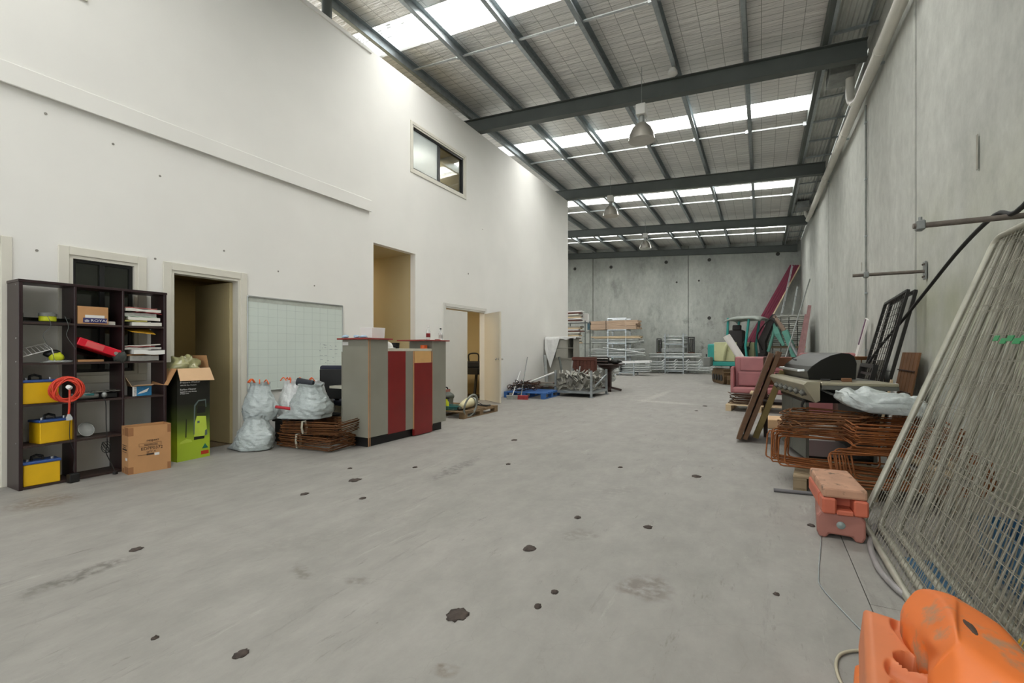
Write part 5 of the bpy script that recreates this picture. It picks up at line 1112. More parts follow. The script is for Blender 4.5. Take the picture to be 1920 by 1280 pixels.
MB().prism([(.98, .02), (1.04, .02), (1.06, .18), (1.0, .32), (.95, .32), (.99, .18)], (-.75, 0, 0), (0, 1, 0), (0, 0, 1), (1.5, 0, 0)).build('blade', 'track', ex, bev=.01)
for s_ in (-1, 1): MB().bar((s_ * .3, .4, .28), (s_ * .3, .98, .2), .08, .1).build('blade_arm', 'track', ex)
hz = R(-107.5)
HM = Matrix.Translation((-.66, 18.56, 0)) @ Matrix.Rotation(hz, 4, 'Z')
def hp(mb, name, m, **k):
    mb.v = [HM @ Vector(v) for v in mb.v]; return mb.build(name, m, ex, True, **k)
hp(MB().prism([(-.62, -.75), (-.45, -1.0), (.45, -1.0), (.62, -.75), (.62, .55), (.5, .72), (-.5, .72), (-.62, .55)], (0, 0, .63), (1, 0, 0), (0, 1, 0), (0, 0, .16)), 'deck', 'teal_paint', bev=.02)
hp(MB().prism([(-.6, -.8), (-.42, -1.02), (.42, -1.02), (.6, -.8), (.6, -.68), (-.6, -.68)], (0, 0, .8), (1, 0, 0), (0, 1, 0), (0, 0, .62)), 'counterweight', 'teal_paint', bev=.05, seg=2)
hp(MB().bx(.42, .62, -.70, .02, .8, 1.48), 'side_panel', 'cream_panel', bev=.025, seg=2); hp(MB().bx(-.62, -.42, -.70, .3, .8, 1.48), 'side_panel', 'cream_panel', bev=.025, seg=2)
hp(MB().bx(-.40, .40, -.67, -.3, .8, 1.42), 'engine_cover', 'vinyl_black', bev=.03); hp(MB().bx(.44, .6, .05, .5, .8, .98), 'fuel_tank', 'teal_paint', bev=.03)
hp(MB().bx(-.26, .26, -.22, .24, 1.2, 1.33), 'seat_cushion', 'vinyl_black', bev=.05, seg=3); hp(MB().box((.05, -.12, 1.6), (.3, .5, .62), (0, R(-6), 0)), 'seat_back', 'vinyl_black', bev=.05, seg=3); hp(MB().box((.03, -.12, 2.0), (.12, .3, .2), (0, R(-6), 0)), 'headrest', 'vinyl_black', bev=.04, seg=3); hp(MB().bx(-.2, .2, -.2, .2, .8, 1.2), 'seat_base', 'vinyl_black')
for x in (-.52, .52):
    hp(MB().bar((x, -.30, .8), (x, -.24, 2.33), .07, .07), 'canopy_post', 'teal_paint', bev=.01)
    hp(MB().bar((x, .34, 1.35), (x, .46, 2.33), .07, .07), 'canopy_post', 'teal_paint', bev=.01)
    hp(MB().bar((x, .34, 1.35), (x, .4, .8), .06, .06), 'canopy_brace', 'teal_paint'); hp(MB().tube([(x * .6, .12, 1.1), (x * .62, .2, 1.45), (x * .6, .24, 1.52)], .018, 8), 'control_lever', 'black', smooth=True)
def roof(u, v):
    x = -.62 + 1.24 * u; y = -.36 + 1.2 * v
    return (x, y, 2.40 - .09 * abs(2 * u - 1) ** 3 - .1 * abs(2 * v - 1) ** 4)
hp(MB().grid(roof, 13, 13), 'canopy_roof', mat('canopy_grey', '8f968e', .6, var=.1), smooth=True, solid=.05)
hp(MB().bx(-.18, .18, .62, .85, .66, 1.1), 'boom_bracket', 'vinyl_black', bev=.02)
hp(MB().tube([(0, .78, .95), (0, .72, 1.5), (0, .95, 2.05), (0, 1.12, 2.36)], .1, 4, radii=[.12, .17, .14, .09]), 'boom', 'vinyl_black', bev=.01)
hp(MB().tube([(.0, .9, 1.15), (.0, 1.05, 1.7), (.0, 1.14, 2.2)], .05, 10), 'boom_cylinder', 'teal_old', smooth=40)
hp(MB().tube([(0, 1.08, 2.35), (0, 1.4, 1.85)], .075, 10), 'arm_cylinder', 'arm_brown', smooth=40); hp(MB().tube([(0, 1.38, 1.88), (0, 1.48, 1.72)], .04, 8), 'cylinder_rod', 'chrome')
hp(MB().tube([(0, 1.05, 2.3), (0, 1.2, 1.75), (0, 1.38, 1.35)], .05, 4, radii=[.05, .12, .05]), 'arm_plate', 'teal_old')
hp(MB().tube([(0, 1.42, 1.85), (0, 1.62, 1.3), (0, 1.8, .55)], .09, 4, radii=[.13, .12, .08]), 'arm', 'teal_old', bev=.01)
hp(MB().tube([(.1, 1.6, 1.45), (.1, 1.95, .75)], .055, 10), 'bucket_cylinder', 'galv', smooth=40)
hp(MB().prism([(1.68, .62), (1.95, .62), (2.0, .3), (1.9, .05), (1.6, .0), (1.55, .1), (1.75, .3)], (-.22, 0, 0), (0, 1, 0), (0, 0, 1), (.44, 0, 0)), 'bucket', 'track', bev=.01)
for k, pth in enumerate((((.1, .75, 1.2), (.2, .62, 1.7), (.12, 1.0, 2.25), (.08, 1.2, 2.0)), ((-.1, .75, 1.2), (-.16, .7, 1.8), (-.1, 1.02, 2.42), (-.05, 1.25, 2.1)))): hp(MB().tube(smoothpath(pth), .02, 6), 'hydraulic_hose', 'rubber', smooth=True)
hp(MB().bx(.64, .9, -.98, -.72, .62, .95), 'toolbox', 'grey_plastic', bev=.02); hp(MB().tube([(.6, -.98, .95), (.6, -.98, 1.05)], .02, 6), 'toolbox_cap', 'black')
hp(MB().tube([(.64, -.32, .84), (.64, -.28, 1.3), (.64, -.22, 1.46)], .06, 8, radii=[.05, .07, .03]), 'cream_canister', 'cream_panel', smooth=True)
# ---- white roll, steel beams, ladders, planks in the far right corner
p = oY(1362, 629, 11.0); q = oY(1447, 748, 11.0); q.z = .04
tag(MB().cyl(q, p, .075, n=20).build('white_roll', 'white_plastic', None, smooth=40), 'white cardboard tube leaning behind the pink armchair', 'tube')
YR = 25.75
for k in range(4):
    top = oY(1497 - k * 4.6, 497.5, YR - .1 - k * .02); bot = oY(1383 - k * 5, 694, YR - .5 - k * .05); bot.z = .05
    tag(MB().bar(bot, top, .1, .2, (0, 1, 0)).build('steel_beam', 'red_paint', None, bev=.004), ('rightmost', 'second', 'third', 'leftmost')[k] + ' maroon steel beam leaning in the far right corner', 'beam')
top = oY(1500, 497, YR - .42); bot = oY(1390, 694, YR - 1.0); bot.z = .09; tag(MB().bar(bot, top, .05, .16, (0, 1, 0)).build('timber_batten', 'pine_pale', None), 'pale timber batten lying along the maroon beams', 'batten')
def ladder(label, p0, p1, wv, n):
    p0, p1, wv = Vector(p0), Vector(p1), Vector(wv); t = thing('ladder', label, 'ladder', p0)
    for s_ in (-.5, .5): MB().bar(p0 + wv * s_, p1 + wv * s_, .03, .085, (0, 1, 0)).build('stile', 'galv_bright', t, True)
    for k in range(n):
        c = p0.lerp(p1, (k + .6) / n); MB().cyl(c - wv * .5, c + wv * .5, .017, n=8).build('rung', 'alu', t, True)
ladder('longer aluminium ladder leaning in the far right corner', (.25, 24.2, 0.01), (1.25, 25.0, 5.1), (.05, .32, 0), 17)
ladder('shorter aluminium ladder leaning behind the stacked steel planks', (.75, 23.9, 0.01), (1.42, 24.4, 4.05), (.05, .34, 0), 13)
mat('plank_grey', 'b4b5ad', .55, .2, var=.12, scale=5)
mb = MB().bx(-.112, .112, 0, 2.3, -.026, .026); me = bpy.data.meshes.new('steel_plank'); me.from_pydata(mb.v, [], mb.f); me.materials.append(MATS['plank_grey']); rnd = random.Random(8)
for c in range(5):
    for r_ in range(34 - (c == 0) * 2):
        z = .07 + r_ * .0685 + (.07 if r_ > 17 else 0)
        tag(inst('steel_plank', me, None, (.22 + c * .25 + rnd.uniform(-.006, .006), 18.9 + rnd.uniform(-.06, .06), z), (0, 0, 0)), 'grey steel scaffold plank in the tall stack right of the excavator', 'plank', 'stacked steel scaffold planks')
for z in (.02, .07 + 18 * .0685): 
    for y in (19.1, 20.7): tag(MB().bx(.08, 1.36, y, y + .08, z - .02 if z < .1 else z - .032, z + .018 if z < .1 else z + .034).build('bearer', 'pine_pale', None), 'timber bearer between the stacked steel planks', 'bearer', 'bearers in the plank stack')
mat('dusty_red', '8d6a68', .7, var=.15)
for k, (pa, pb) in enumerate((((1494, 690), (1518, 573)), ((1486, 690), (1512, 590)))):
    a = oY(*pa, 16.6 + k * .1); a.z = .03; b = oX(pb[0], pb[1], 1.42 - .1 * k); tag(MB().bar(a, b, .1, .05, (0, 1, 0)).build('steel_channel', 'dusty_red', None), ('right', 'left')[k] + ' of two dusty red channels leaning before the plank stack', 'channel')
a = oY(1478, 665, 17.2); b = oX(1518.5, 523, 1.5); a = b + (a - b) * 1.5; a.z = .02
tag(MB().cyl(a, b, .02, n=8).build('pole', 'galv_dull', None), 'thin grey pole leaning on the right wall by the planks', 'pole')
# ================================================================ right side: pink seats, boards, barbecue
mat('pink_vinyl', 'a5696a', .42, var=.08, scale=4)
mat('brown_board', '583a1d', .6, var=.2, scale=5, stretch=(1, 1, 4))
mat('brown_dark', '3b2516', .6, var=.2, scale=5)
mat('olive_timber', '6f5f34', .65, var=.18, scale=5)
mat('deck_brown', '765031', .7, var=.15, scale=6)
pallet((-.02, 10.55, 0), R(-4), 'pale timber pallet under the pink armchair and stirrups', 'pine_pale', 1.15, 1.0, .13)
rnd = random.Random(51); ms2 = stirrup_meshes(.62, .5, 'rust_dark', 3, seed=40)
stirrups(ms2, [((-.22 + rnd.uniform(-.05, .05), 10.42 + rnd.uniform(-.04, .04), .145 + k * .013), (rnd.uniform(-.02, .02), rnd.uniform(-.02, .02), rnd.uniform(-.3, .3))) for k in range(15)], 'dark rusty stirrup stacked on the pallet under the pink armchair', 'stirrups under the pink armchair')
t = thing('armchair', 'pink vinyl armchair perched on the stirrup pallet', 'armchair', (.02, 10.55, .345))
MB().bx(-.50, .48, -.05, .2, .1, .72).build('back', 'pink_vinyl', t, bev=.03, seg=2); MB().bx(-.40, .42, -.075, -.05, .44, .70).build('upper_back_panel', 'pink_vinyl', t, bev=.012, seg=2); MB().bx(-.45, .42, -.11, -.05, .13, .42).build('lower_back_cushion', 'pink_vinyl', t, bev=.045, seg=3)
MB().bx(-.53, .48, -.38, -.112, .0, .12).build('seat', 'pink_vinyl', t, bev=.04, seg=3); MB().bx(-.57, -.502, -.3, .2, .0, .52).build('arm', 'pink_vinyl', t, bev=.025, seg=2); MB().bx(.482, .55, -.3, .2, .0, .52).build('arm', 'pink_vinyl', t, bev=.025, seg=2)
t = thing('armchair', 'second pink vinyl armchair behind the barbecue hood', 'armchair', (1.03, 9.95, .0), 0)
MB().bx(-.42, .42, -.05, .2, .3, 1.15).build('back', 'pink_vinyl', t, bev=.04, seg=2); MB().bx(-.42, .42, -.6, -.06, .1, .48).build('seat', 'pink_vinyl', t, bev=.05, seg=3)
for s_ in (-1, 1): MB().bx(s_ * .5 - .07, s_ * .5 + .07, -.6, .2, .05, .68).build('arm', 'pink_vinyl', t, bev=.04, seg=2); MB().bx(s_ * .45 - .03, s_ * .45 + .03, -.55, -.49, 0, .06).build('leg', 'black', t)
tag(MB().blob((-.14, 10.1, .375), (.06, .05, .04), 10, 6, .3, 2, 3).build('timber_chip', 'pine_pale', None, smooth=True), 'scrap of pale timber on the stirrups before the armchair', 'offcut')
# leaning boards
def slabboard(name, label, b0, t0, th, dep, m, cat, bev=.004):
    """board standing on its near edge b0-t0, thickness th across, dep away from the viewer"""
    b0, t0 = Vector(b0), Vector(t0); d = (t0 - b0).normalized(); a = Vector((0, 1, 0)); nrm = d.cross(a).normalized()
    vs = [b0, b0 + nrm * th, b0 + nrm * th + a * dep, b0 + a * dep]; vs += [v + (t0 - b0) for v in vs]
    o = MB().add(vs, [(0, 3, 2, 1), (4, 5, 6, 7), (0, 1, 5, 4), (1, 2, 6, 5), (2, 3, 7, 6), (3, 0, 4, 7)]).build(name, m, None, bev=bev); return tag(o, label, cat)
slabboard('table_top', 'brown board leaning nearest the aisle beside the barbecue', (-.24, 6.7, .03), (.14, 6.78, 1.15), .055, .75, 'brown_board', 'board')
slabboard('table_top', 'brown board leaning second from the aisle beside the barbecue', (-.165, 6.72, .03), (.23, 6.8, 1.17), .055, .75, 'brown_board', 'board')
slabboard('timber_prop', 'olive-brown timber leaning against the barbecue front', (-.04, 6.9, .03), (.27, 6.66, .93), .07, .12, 'olive_timber', 'timber')
t = thing('wooden_chair', 'dark wooden chair behind the leaning boards', 'chair', (.22, 7.45, 0))
for x, y in ((.05, 7.3), (.4, 7.3), (.05, 7.65), (.4, 7.65)): MB().bx(x - .025, x + .025, y - .025, y + .025, 0, 1.1 if y > 7.5 else .45).build('leg', 'brown_dark', t, True, bev=.004)
MB().bx(.02, .43, 7.28, 7.68, .45, .49).build('seat', 'brown_dark', t, True, bev=.008); MB().bx(.02, .43, 7.63, 7.67, .95, 1.1).build('top_rail', mat('chair_brown', '6e4022', .5, var=.15), t, True, bev=.01); MB().bx(.02, .43, 7.64, 7.66, .7, .78).build('back_slat', 'chair_brown', t, True)
tag(MB().bx(-.02, .38, 8.1, 8.6, 0, .14).build('cardboard_slab', 'card_light', None, bev=.01), 'pale flat carton on the floor behind the leaning boards', 'carton')
# barbecue
mat('bbq_black', '1d1d1b', .32, .3, var=.1); mat('bbq_hood', '3a3a37', .3, .5, var=.08, scale=3); mat('bbq_steel', 'a8a18b', .35, .55, var=.1, scale=4); mat('bbq_grey', '62625b', .5, .3, var=.1)
YN = 5.65
bq = thing('barbecue', 'black hooded gas barbecue with side shelf against the right wall', 'barbecue', (.7, 6.2, 0))
prof = [oY(px, py, YN) for px, py in ((1517, 712), (1514, 696), (1522, 687), (1540, 675), (1560, 666), (1580, 661.5), (1596, 662.5), (1606, 668), (1611, 682), (1609, 712))]
poly = [(p.x, p.z) for p in prof]
MB().prism(poly, (0, YN, 0), (1, 0, 0), (0, 0, 1), (0, .025, 0)).build('hood_end', 'bbq_black', bq, True, bev=.004); MB().prism(poly, (0, YN + 1.05, 0), (1, 0, 0), (0, 0, 1), (0, .025, 0)).build('hood_end', 'bbq_black', bq, True, bev=.004)
mb = MB(); n = len(poly)
for i in range(n - 1):
    (xa_, za_), (xb_, zb_) = poly[i], poly[i + 1]; mb.quad((xa_, YN + .02, za_), (xa_, YN + 1.06, za_), (xb_, YN + 1.06, zb_), (xb_, YN + .02, zb_))
mb.build('hood', 'bbq_hood', bq, True, smooth=35)
xf, xb = .40, 1.02
MB().bar((xf - .01, YN + .34, 1.09), (xf - .015, YN + .40, 1.095), .02, .01).build('hood_badge', 'black', bq, True)
hx = poly[1][0] - .05; MB().tube([(hx + .05, YN + .12, .985), (hx, YN + .12, .985), (hx, YN + .97, .985), (hx + .05, YN + .97, .985)], .014, 8).build('hood_handle', 'galv_bright', bq, True, smooth=40)
MB().bx(xf, xb, YN + .0, YN + 1.08, .66, .895).build('firebox', 'bbq_black', bq, True, bev=.005)
MB().prism([(xf + .01, .9), (xf + .01, .72), (xf - .03, .70), (xf - .13, .87), (xf - .10, .90)], (0, YN - .44, 0), (1, 0, 0), (0, 0, 1), (0, 1.52, 0)).build('control_panel', 'bbq_steel', bq, True, bev=.004)
dk = Vector((-.86, 0, -.51))
for k in range(6): 
    c = Vector((xf - .083, YN - .28 + k * .22, .79)); MB().lathe([(.038, 0), (.038, .008), (.03, .012), (.026, .04), (0, .042)], c, 14, dk).build('knob', 'bbq_grey', bq, True, smooth=40)
MB().bx(xf + .02, xb, YN - .45, YN - .002, .865, .895).build('side_shelf', 'bbq_steel', bq, True, bev=.006); MB().bx(xf + .02, xb, YN - .45, YN - .44, .83, .866).build('shelf_lip', 'bbq_grey', bq, True)
MB().bx(xf + .02, xb, YN + 1.09, YN + 1.5, .865, .895).build('side_shelf', 'bbq_steel', bq, True, bev=.006)
MB().tube(smoothpath([(xf + .06, YN - .03, .84), (xf + .2, YN - .2, .76), (xf + .4, YN - .2, .74), (xf + .42, YN - .2, .85)]), .012, 8).build('shelf_bracket', 'galv_dull', bq, True, smooth=True); MB().tube(smoothpath([(xf + .0, YN - .01, .72), (xf - .04, YN - .03, .62), (xf + .03, YN - .02, .55)]), .012, 8).build('gas_hose', 'rubber', bq, True, smooth=True)
for y0 in (YN + .02, YN + .53): MB().bx(xf, xf + .02, y0, y0 + .5, .08, .655).build('door', 'bbq_grey', bq, True, bev=.004)
MB().bx(xf, xf + .03, YN - .0, YN + .02, .06, .66).build('frame_post', 'bbq_grey', bq, True); MB().bx(xb - .03, xb, YN, YN + .02, .06, .66).build('frame_post', 'bbq_grey', bq, True); MB().bx(xf + .025, xb, YN + .05, YN + 1.04, .06, .1).build('bottom_shelf', 'bbq_black', bq, True); MB().bx(xb - .02, xb, YN + .02, YN + 1.04, .1, .655).build('back_panel', 'bbq_black', bq, True)
for x, y in ((xf + .05, YN + .06), (xb - .05, YN + .06), (xf + .05, YN + 1.0), (xb - .05, YN + 1.0)): MB().cyl((x - .012, y, .03), (x + .012, y, .03), .03, n=12).build('castor', 'black', bq, True)
bq.rotation_euler.z = R(10); bq.location = (.6, 6.24, 0)
tag(MB().bx(.68, .76, YN - .22, YN - .16, .896, .93).build('brick_offcut', 'deck_brown', None, bev=.004), 'small reddish-brown block on the barbecue side shelf', 'block'); tag(MB().bx(.52, .6, YN - .12, YN - .07, .896, .912).build('scraper', 'black', None, bev=.003), 'flat black scraper on the barbecue side shelf', 'scraper')
# steel gates and panels leaning on the right wall
def gate(name, label, cat, p00, p10, p01, p11, m, rw, nh, nv, r=.004, kick=0, bar=None):
    """frame between bottom corners p00,p10 and top corners p01,p11 with nh cross wires and nv uprights"""
    P = [Vector(p) for p in (p00, p10, p01, p11)]; t = thing(name, label, cat, (P[0] + P[1]) / 2); nrm = (P[1] - P[0]).cross(P[2] - P[0]).normalized()
    def q(u, v): return P[0].lerp(P[1], u).lerp(P[2].lerp(P[3], u), v)
    for a, b in (((0, 0), (1, 0)), ((0, 1), (1, 1)), ((0, 0), (0, 1)), ((1, 0), (1, 1))): MB().bar(q(*a), q(*b), rw, rw, nrm).build('frame_bar', m, t, True)
    mb = MB()
    for k in range(nh): v = (k + 1) / (nh + 1); mb.bar(q(0, v), q(1, v), bar or r * 2, r * 2, nrm)
    for k in range(nv): u = (k + 1) / (nv + 1); mb.bar(q(u, 0), q(u, 1), r * 2, r * 2, nrm)
    mb.build('wire_infill', m, t, True)['kind'] = 'stuff'
    return t
mat('gate_black', '23211d', .5, .3, var=.15)
gate('mesh_gate', 'tall black mesh gate leaning foremost against the right wall', 'gate', (1.06, 8.1, .02), (1.06, 6.95, .02), (1.52, 8.17, 1.84), (1.52, 7.02, 1.9), 'gate_black', .032, 22, 8, r=.0028)
gate('mesh_gate', 'tall black mesh gate leaning just behind the foremost one', 'gate', (1.13, 8.0, .02), (1.13, 6.86, .02), (1.565, 8.05, 1.84), (1.565, 6.91, 1.88), 'gate_black', .032, 1, 1, r=.004)
gate('louvre_shutter', 'black slatted panel resting on the mesh gate behind the barbecue', 'shutter', (.98, 7.75, .02), (.98, 6.95, .02), (1.2, 7.75, 1.0), (1.2, 6.95, 1.0), 'gate_black', .05, 9, 0, bar=.03)
gate('louvre_shutter', 'small black slatted panel in front of the larger slatted one', 'shutter', (.88, 7.5, .02), (.88, 6.95, .02), (1.06, 7.5, .78), (1.06, 6.95, .78), 'gate_black', .045, 6, 0, bar=.03)
t = thing('decking', 'brown slatted deck panel leaning on the right wall', 'decking', (1.5, 7.2, 0))
for k in range(5):
    y = 6.82 + k * .145; a = Vector((1.38, y, .01)); b = Vector((1.57, y, 1.17)); MB().bar(a, b, .13, .022, (1, 0, -.16)).build('plank', 'deck_brown', t, True, bev=.003)
for z in (.2, .45, .7, .95):
    x = 1.38 + .19 * z / 1.16; MB().bx(x - .028, x - .014, 6.76, 7.46, z, z + .012).build('batten', 'brown_dark', t, True)
slabboard('white_strip', 'white board strip propped before the brown deck panel', (1.22, 6.6, .01), (1.36, 6.66, .82), .02, .1, 'print_white', 'board'); slabboard('timber_strip', 'narrow pale timber strip propped beside the white strip', (1.15, 6.65, .01), (1.32, 6.7, .86), .02, .05, 'pine_pale', 'timber')
top = oX(1626, 598, 1.56); bot = oX(1575, 720, 1.25); bot.z = .02
t = thing('white_plank', 'white plank with a purple edge leaning on the right wall', 'plank', bot); MB().bar(bot, top, .16, .03, (1, 0, 0)).build('plank', 'white_plastic', t, True); MB().bar(bot.lerp(top, .75) + Vector((-.022, .0, 0)), top + Vector((-.022, 0, 0)), .05, .008, (1, 0, 0)).build('purple_edge', mat('purple_edge', '74516a', .6), t, True)
t = thing('timber_crate', 'slatted timber crate against the right wall behind the gates', 'crate', (1.3, 8.9, 0))
for k in range(6): MB().bx(1.04 + k * .09, 1.04 + k * .09 + .075, 8.5, 8.525, .0, 1.05).build('slat', 'scrap', t, True, bev=.003)
MB().bx(1.03, 1.58, 8.53, 9.2, .02, 1.0).build('box', 'brown_dark', t, True); tag(MB().lathe([(.05, 0), (.1, .03), (.16, .1), (.15, .1), (.09, .035), (0, .02)], (1.3, 8.8, 1.001), 20).build('wooden_bowl', 'card_dark', None, smooth=40), 'shallow wooden bowl on top of the slatted crate', 'bowl')
for k in range(3): tag(MB().cyl((1.35, 6.35 + .0 * k, .06 + k * .1), (1.55, 5.6, .05 + k * .1), .045, n=10).build('timber_post', 'pine_pale', None), ('lowest', 'middle', 'uppermost')[k] + ' round timber post along the right wall base', 'post')
# ================================================================ rusty stirrups on the right
pallet((.80, 4.98, 0), R(-6), 'weathered pallet beneath the right-hand rusty stirrups', 'pallet_grey', 1.05, .78, .13)
rnd = random.Random(61)
up = stirrup_meshes(.86, .28, 'rust_orange', 4, .0068, 70); flat = stirrup_meshes(.62, .46, 'rust', 4, .0062, 80); flat2 = stirrup_meshes(.7, .5, 'rust_orange', 3, .006, 90)
stirrups(up, [((.56 + rnd.uniform(-.1, .12), 4.80 + k * .028, .30 + rnd.uniform(-.02, .03)), (R(60) + rnd.uniform(-.25, .25), rnd.uniform(-.09, .09), R(-4) + rnd.uniform(-.12, .12))) for k in range(15)], 'rusty stirrup standing on edge at the aisle end of the right pile', 'upright stirrups at the aisle end of the right pile')
stirrups(up, [((.90 + k * .02 + rnd.uniform(-.03, .03), 4.42 + k * .032, .285 + rnd.uniform(-.01, .01)), (R(52) + rnd.uniform(-.15, .15), rnd.uniform(-.05, .05), R(3) + rnd.uniform(-.1, .1))) for k in range(10)], 'rusty stirrup standing on edge at the near side of the right pile', 'upright stirrups at the near side of the right pile')
stirrups(flat, [((.50 + rnd.uniform(-.06, .06), 5.12 + rnd.uniform(-.05, .05), .475 + k * .011), (rnd.uniform(-.07, .07), rnd.uniform(-.12, .02), rnd.uniform(-.5, .5))) for k in range(15)], 'rusty stirrup lying loose on top of the right pile', 'loose stirrups on top of the right pile')
stirrups(flat2, [((.98 + rnd.uniform(-.02, .02), 4.86 + rnd.uniform(-.02, .02), .44 + k * .0125), (rnd.uniform(-.012, .012) + .03, rnd.uniform(-.012, .012), R(5) + rnd.uniform(-.05, .05))) for k in range(14)], 'rusty stirrup in the neat flat bundle under the white bag', 'flat stirrup bundle under the white bag')
mat('bag_grey', 'b6bdbb', .3, var=.08, scale=5, bump=.6, bscale=26)
def wb_(u, v):
    th = u * 2 * math.pi; ph = (v - .5) * math.pi * .998; d = Vector((math.cos(th) * math.cos(ph), math.sin(th) * math.cos(ph), math.sin(ph))); e = lambda x, p: math.copysign(abs(x) ** p, x)
    k = 1 + .12 * noise.noise(d * 2.2) + .05 * noise.noise(d * 7) + .035 * noise.noise(d * 15)
    return Vector((e(d.x, .62) * .33 * k, e(d.y, .62) * .22 * k, max(-.05, d.z * .115 * (1 + .5 * noise.noise(d * 3 + Vector((4, 4, 4)))) * k) + .05 - .10 * d.x * abs(d.x)))
t = MB().grid(wb_, 72, 40, True).build('plastic_bag', 'bag_grey', None, smooth=True); t.location = (.93, 5.05, .665); t.rotation_euler = (0, 0, .12); tag(t, 'crumpled white plastic bag lying on the right-hand rusty stirrups', 'bag')
# ================================================================ plastic fence feet stacked on the floor
mat('foot_pink', '9d685b', .55, var=.1, scale=5, col2='8a6a58', c2amt=.12)
mat('foot_orange', 'c0654b', .5, var=.1, scale=4, col2='b59070', c2amt=.22)
mat('foot_top', 'b48a70', .8, var=.14, scale=9, col2='5d4c3c', c2amt=.36)
lo = thing('fence_block', 'dusty pink plastic fence foot, lower of the stacked pair', 'fence block', (.46, 3.84, 0), R(-4))
W, D, Hh = .255, .56, .165
MB().prism([(-W / 2, .035), (-W / 2, Hh - .03), (-W / 2 + .02, Hh), (W / 2 - .02, Hh), (W / 2, Hh - .03), (W / 2, .035), (W / 2 - .015, .0), (.075, 0), (.06, .028), (-.06, .028), (-.075, 0), (-W / 2 + .015, 0)], (0, -D / 2, 0), (1, 0, 0), (0, 0, 1), (0, D, 0)).build('body', 'foot_pink', lo, bev=.012, seg=2)
MB().lathe([(.022, 0), (.024, .003), (.016, .008), (0, .009)], (0, -D / 2 - .001, .095), 16, (0, -1, 0)).build('bung', mat('bung', '8d9994', .4, .2), lo, smooth=40)
hi = thing('fence_block', 'faded orange plastic fence foot, upper of the stacked pair', 'fence block', (.445, 3.82, .166), R(3))
W, D, Hh = .245, .56, .165
MB().bx(-W / 2, W / 2, -D / 2 + .12, D / 2, .0, .10).build('body', 'foot_orange', hi, bev=.015, seg=2)
mb = MB().bx(-W / 2 + .005, W / 2 - .005, -D / 2, D / 2 - .01, .101, Hh).build('cap', 'foot_top', hi, bev=.014, seg=2)
MB().bx(-W / 2 + .002, -.045, -D / 2 - .012, -D / 2 + .119, .0, .1).build('cheek', 'foot_orange', hi, bev=.01); MB().bx(.045, W / 2 - .002, -D / 2 - .012, -D / 2 + .119, .0, .1).build('cheek', 'foot_orange', hi, bev=.01); MB().bx(-.044, .044, -D / 2 - .015, -D / 2 + .119, .0, .03).build('lip', 'foot_orange', hi, bev=.006)
# ================================================================ temporary fence panels leaning on the right wall
mat('fence_galv', 'aeac9e', .42, .45, var=.12, scale=12); mat('fence_wire', '979486', .5, .35, var=.15, scale=20)
NF = 6
for k in range(NF):
    b = Vector((.615 + .08 * k, 3.98 - .07 * k, .022)); top_x = 1.39 + .028 * k; hgt = 1.93
    far = b; up_ = Vector((top_x - b.x, .30 + .02 * k, hgt)); al = Vector((.0 - .012 * (k % 2), -2.4, .0))
    t = thing('temporary_fence', '%s galvanised mesh fence panel from the aisle, leaning on the wall' % ('first', 'second', 'third', 'fourth', 'fifth', 'sixth')[k], 'fence', far + al * .5)
    def q(u, v): return far + al * u + up_ * v
    c = .035
    ringp = [q(c - c * math.sin(R(90 * i / 4)), c - c * math.cos(R(90 * i / 4))) for i in range(5)]
    ringp += [q(c - c * math.cos(R(90 * i / 4)), 1 - c + c * math.sin(R(90 * i / 4))) for i in range(5)]
    ringp += [q(1 - c + c * math.sin(R(90 * i / 4)), 1 - c + c * math.cos(R(90 * i / 4))) for i in range(5)]
    ringp += [q(1 - c + c * math.cos(R(90 * i / 4)), c - c * math.sin(R(90 * i / 4))) for i in range(5)]
    MB().tube(ringp, .0205, 10, True).build('frame_tube', 'fence_galv', t, True, smooth=True)
    mb = MB(); nv = 48
    for i in range(nv):
        u = (i + .6) / nv; mb.tube([q(u, .01), q(u, .99)], .0019, 4)
    for j in range(13):
        v = (j + .7) / 13.2
        for dv in ((0, .02) if j % 3 == 0 else (0,)): mb.tube([q(.008, v + dv), q(.25, v + dv - .004), q(.5, v + dv), q(.992, v + dv)], .0019, 4)
    mb.build('wire_mesh', 'fence_wire', t, True)['kind'] = 'stuff'
rnd = random.Random(5); t = thing('barrier_tape', 'scraps of green tape woven into the first fence panel', 'tape', (1.05, 3.2, 1.2))
for i in range(5):
    p = oX(1868 + i * 13, 636 + (3 if i % 2 else -2), .615 + .77 * .63 - .012 + .0); MB().box(p, (.004, .045, .03), (0, R(22), rnd.uniform(-.3, .3))).build('tape_piece', mat('green_tape', '1f7a45', .5), t, True)
tag(MB().grid(lambda u, v: (.68 + .2 * v, 2.95 + .45 * u, .012 + .022 * abs(noise.noise(Vector((u * 6, v * 4, 1))))), 24, 10).build('plastic_sheet', mat('blue_sheet', '34607f', .5, var=.2), None, smooth=True, solid=.003), 'crumpled blue plastic sheet on the floor under the fence panels', 'sheet')
t = thing('plastic_crate', 'blue plastic crate behind the leaning fence panels', 'crate', (1.22, 3.25, 0)); mat('blue_crate', '3a6c92', .5, var=.12)
MB().bx(1.09, 1.45, 2.9, 3.6, .0, .015).bx(1.09, 1.105, 2.9, 3.6, .015, .26).bx(1.435, 1.45, 2.9, 3.6, .015, .26).bx(1.105, 1.435, 2.9, 2.915, .015, .26).bx(1.105, 1.435, 3.585, 3.6, .015, .26).build('body', 'blue_crate', t, True); MB().bx(1.078, 1.09, 2.885, 3.615, .235, .265).build('rim', 'blue_crate', t, True)
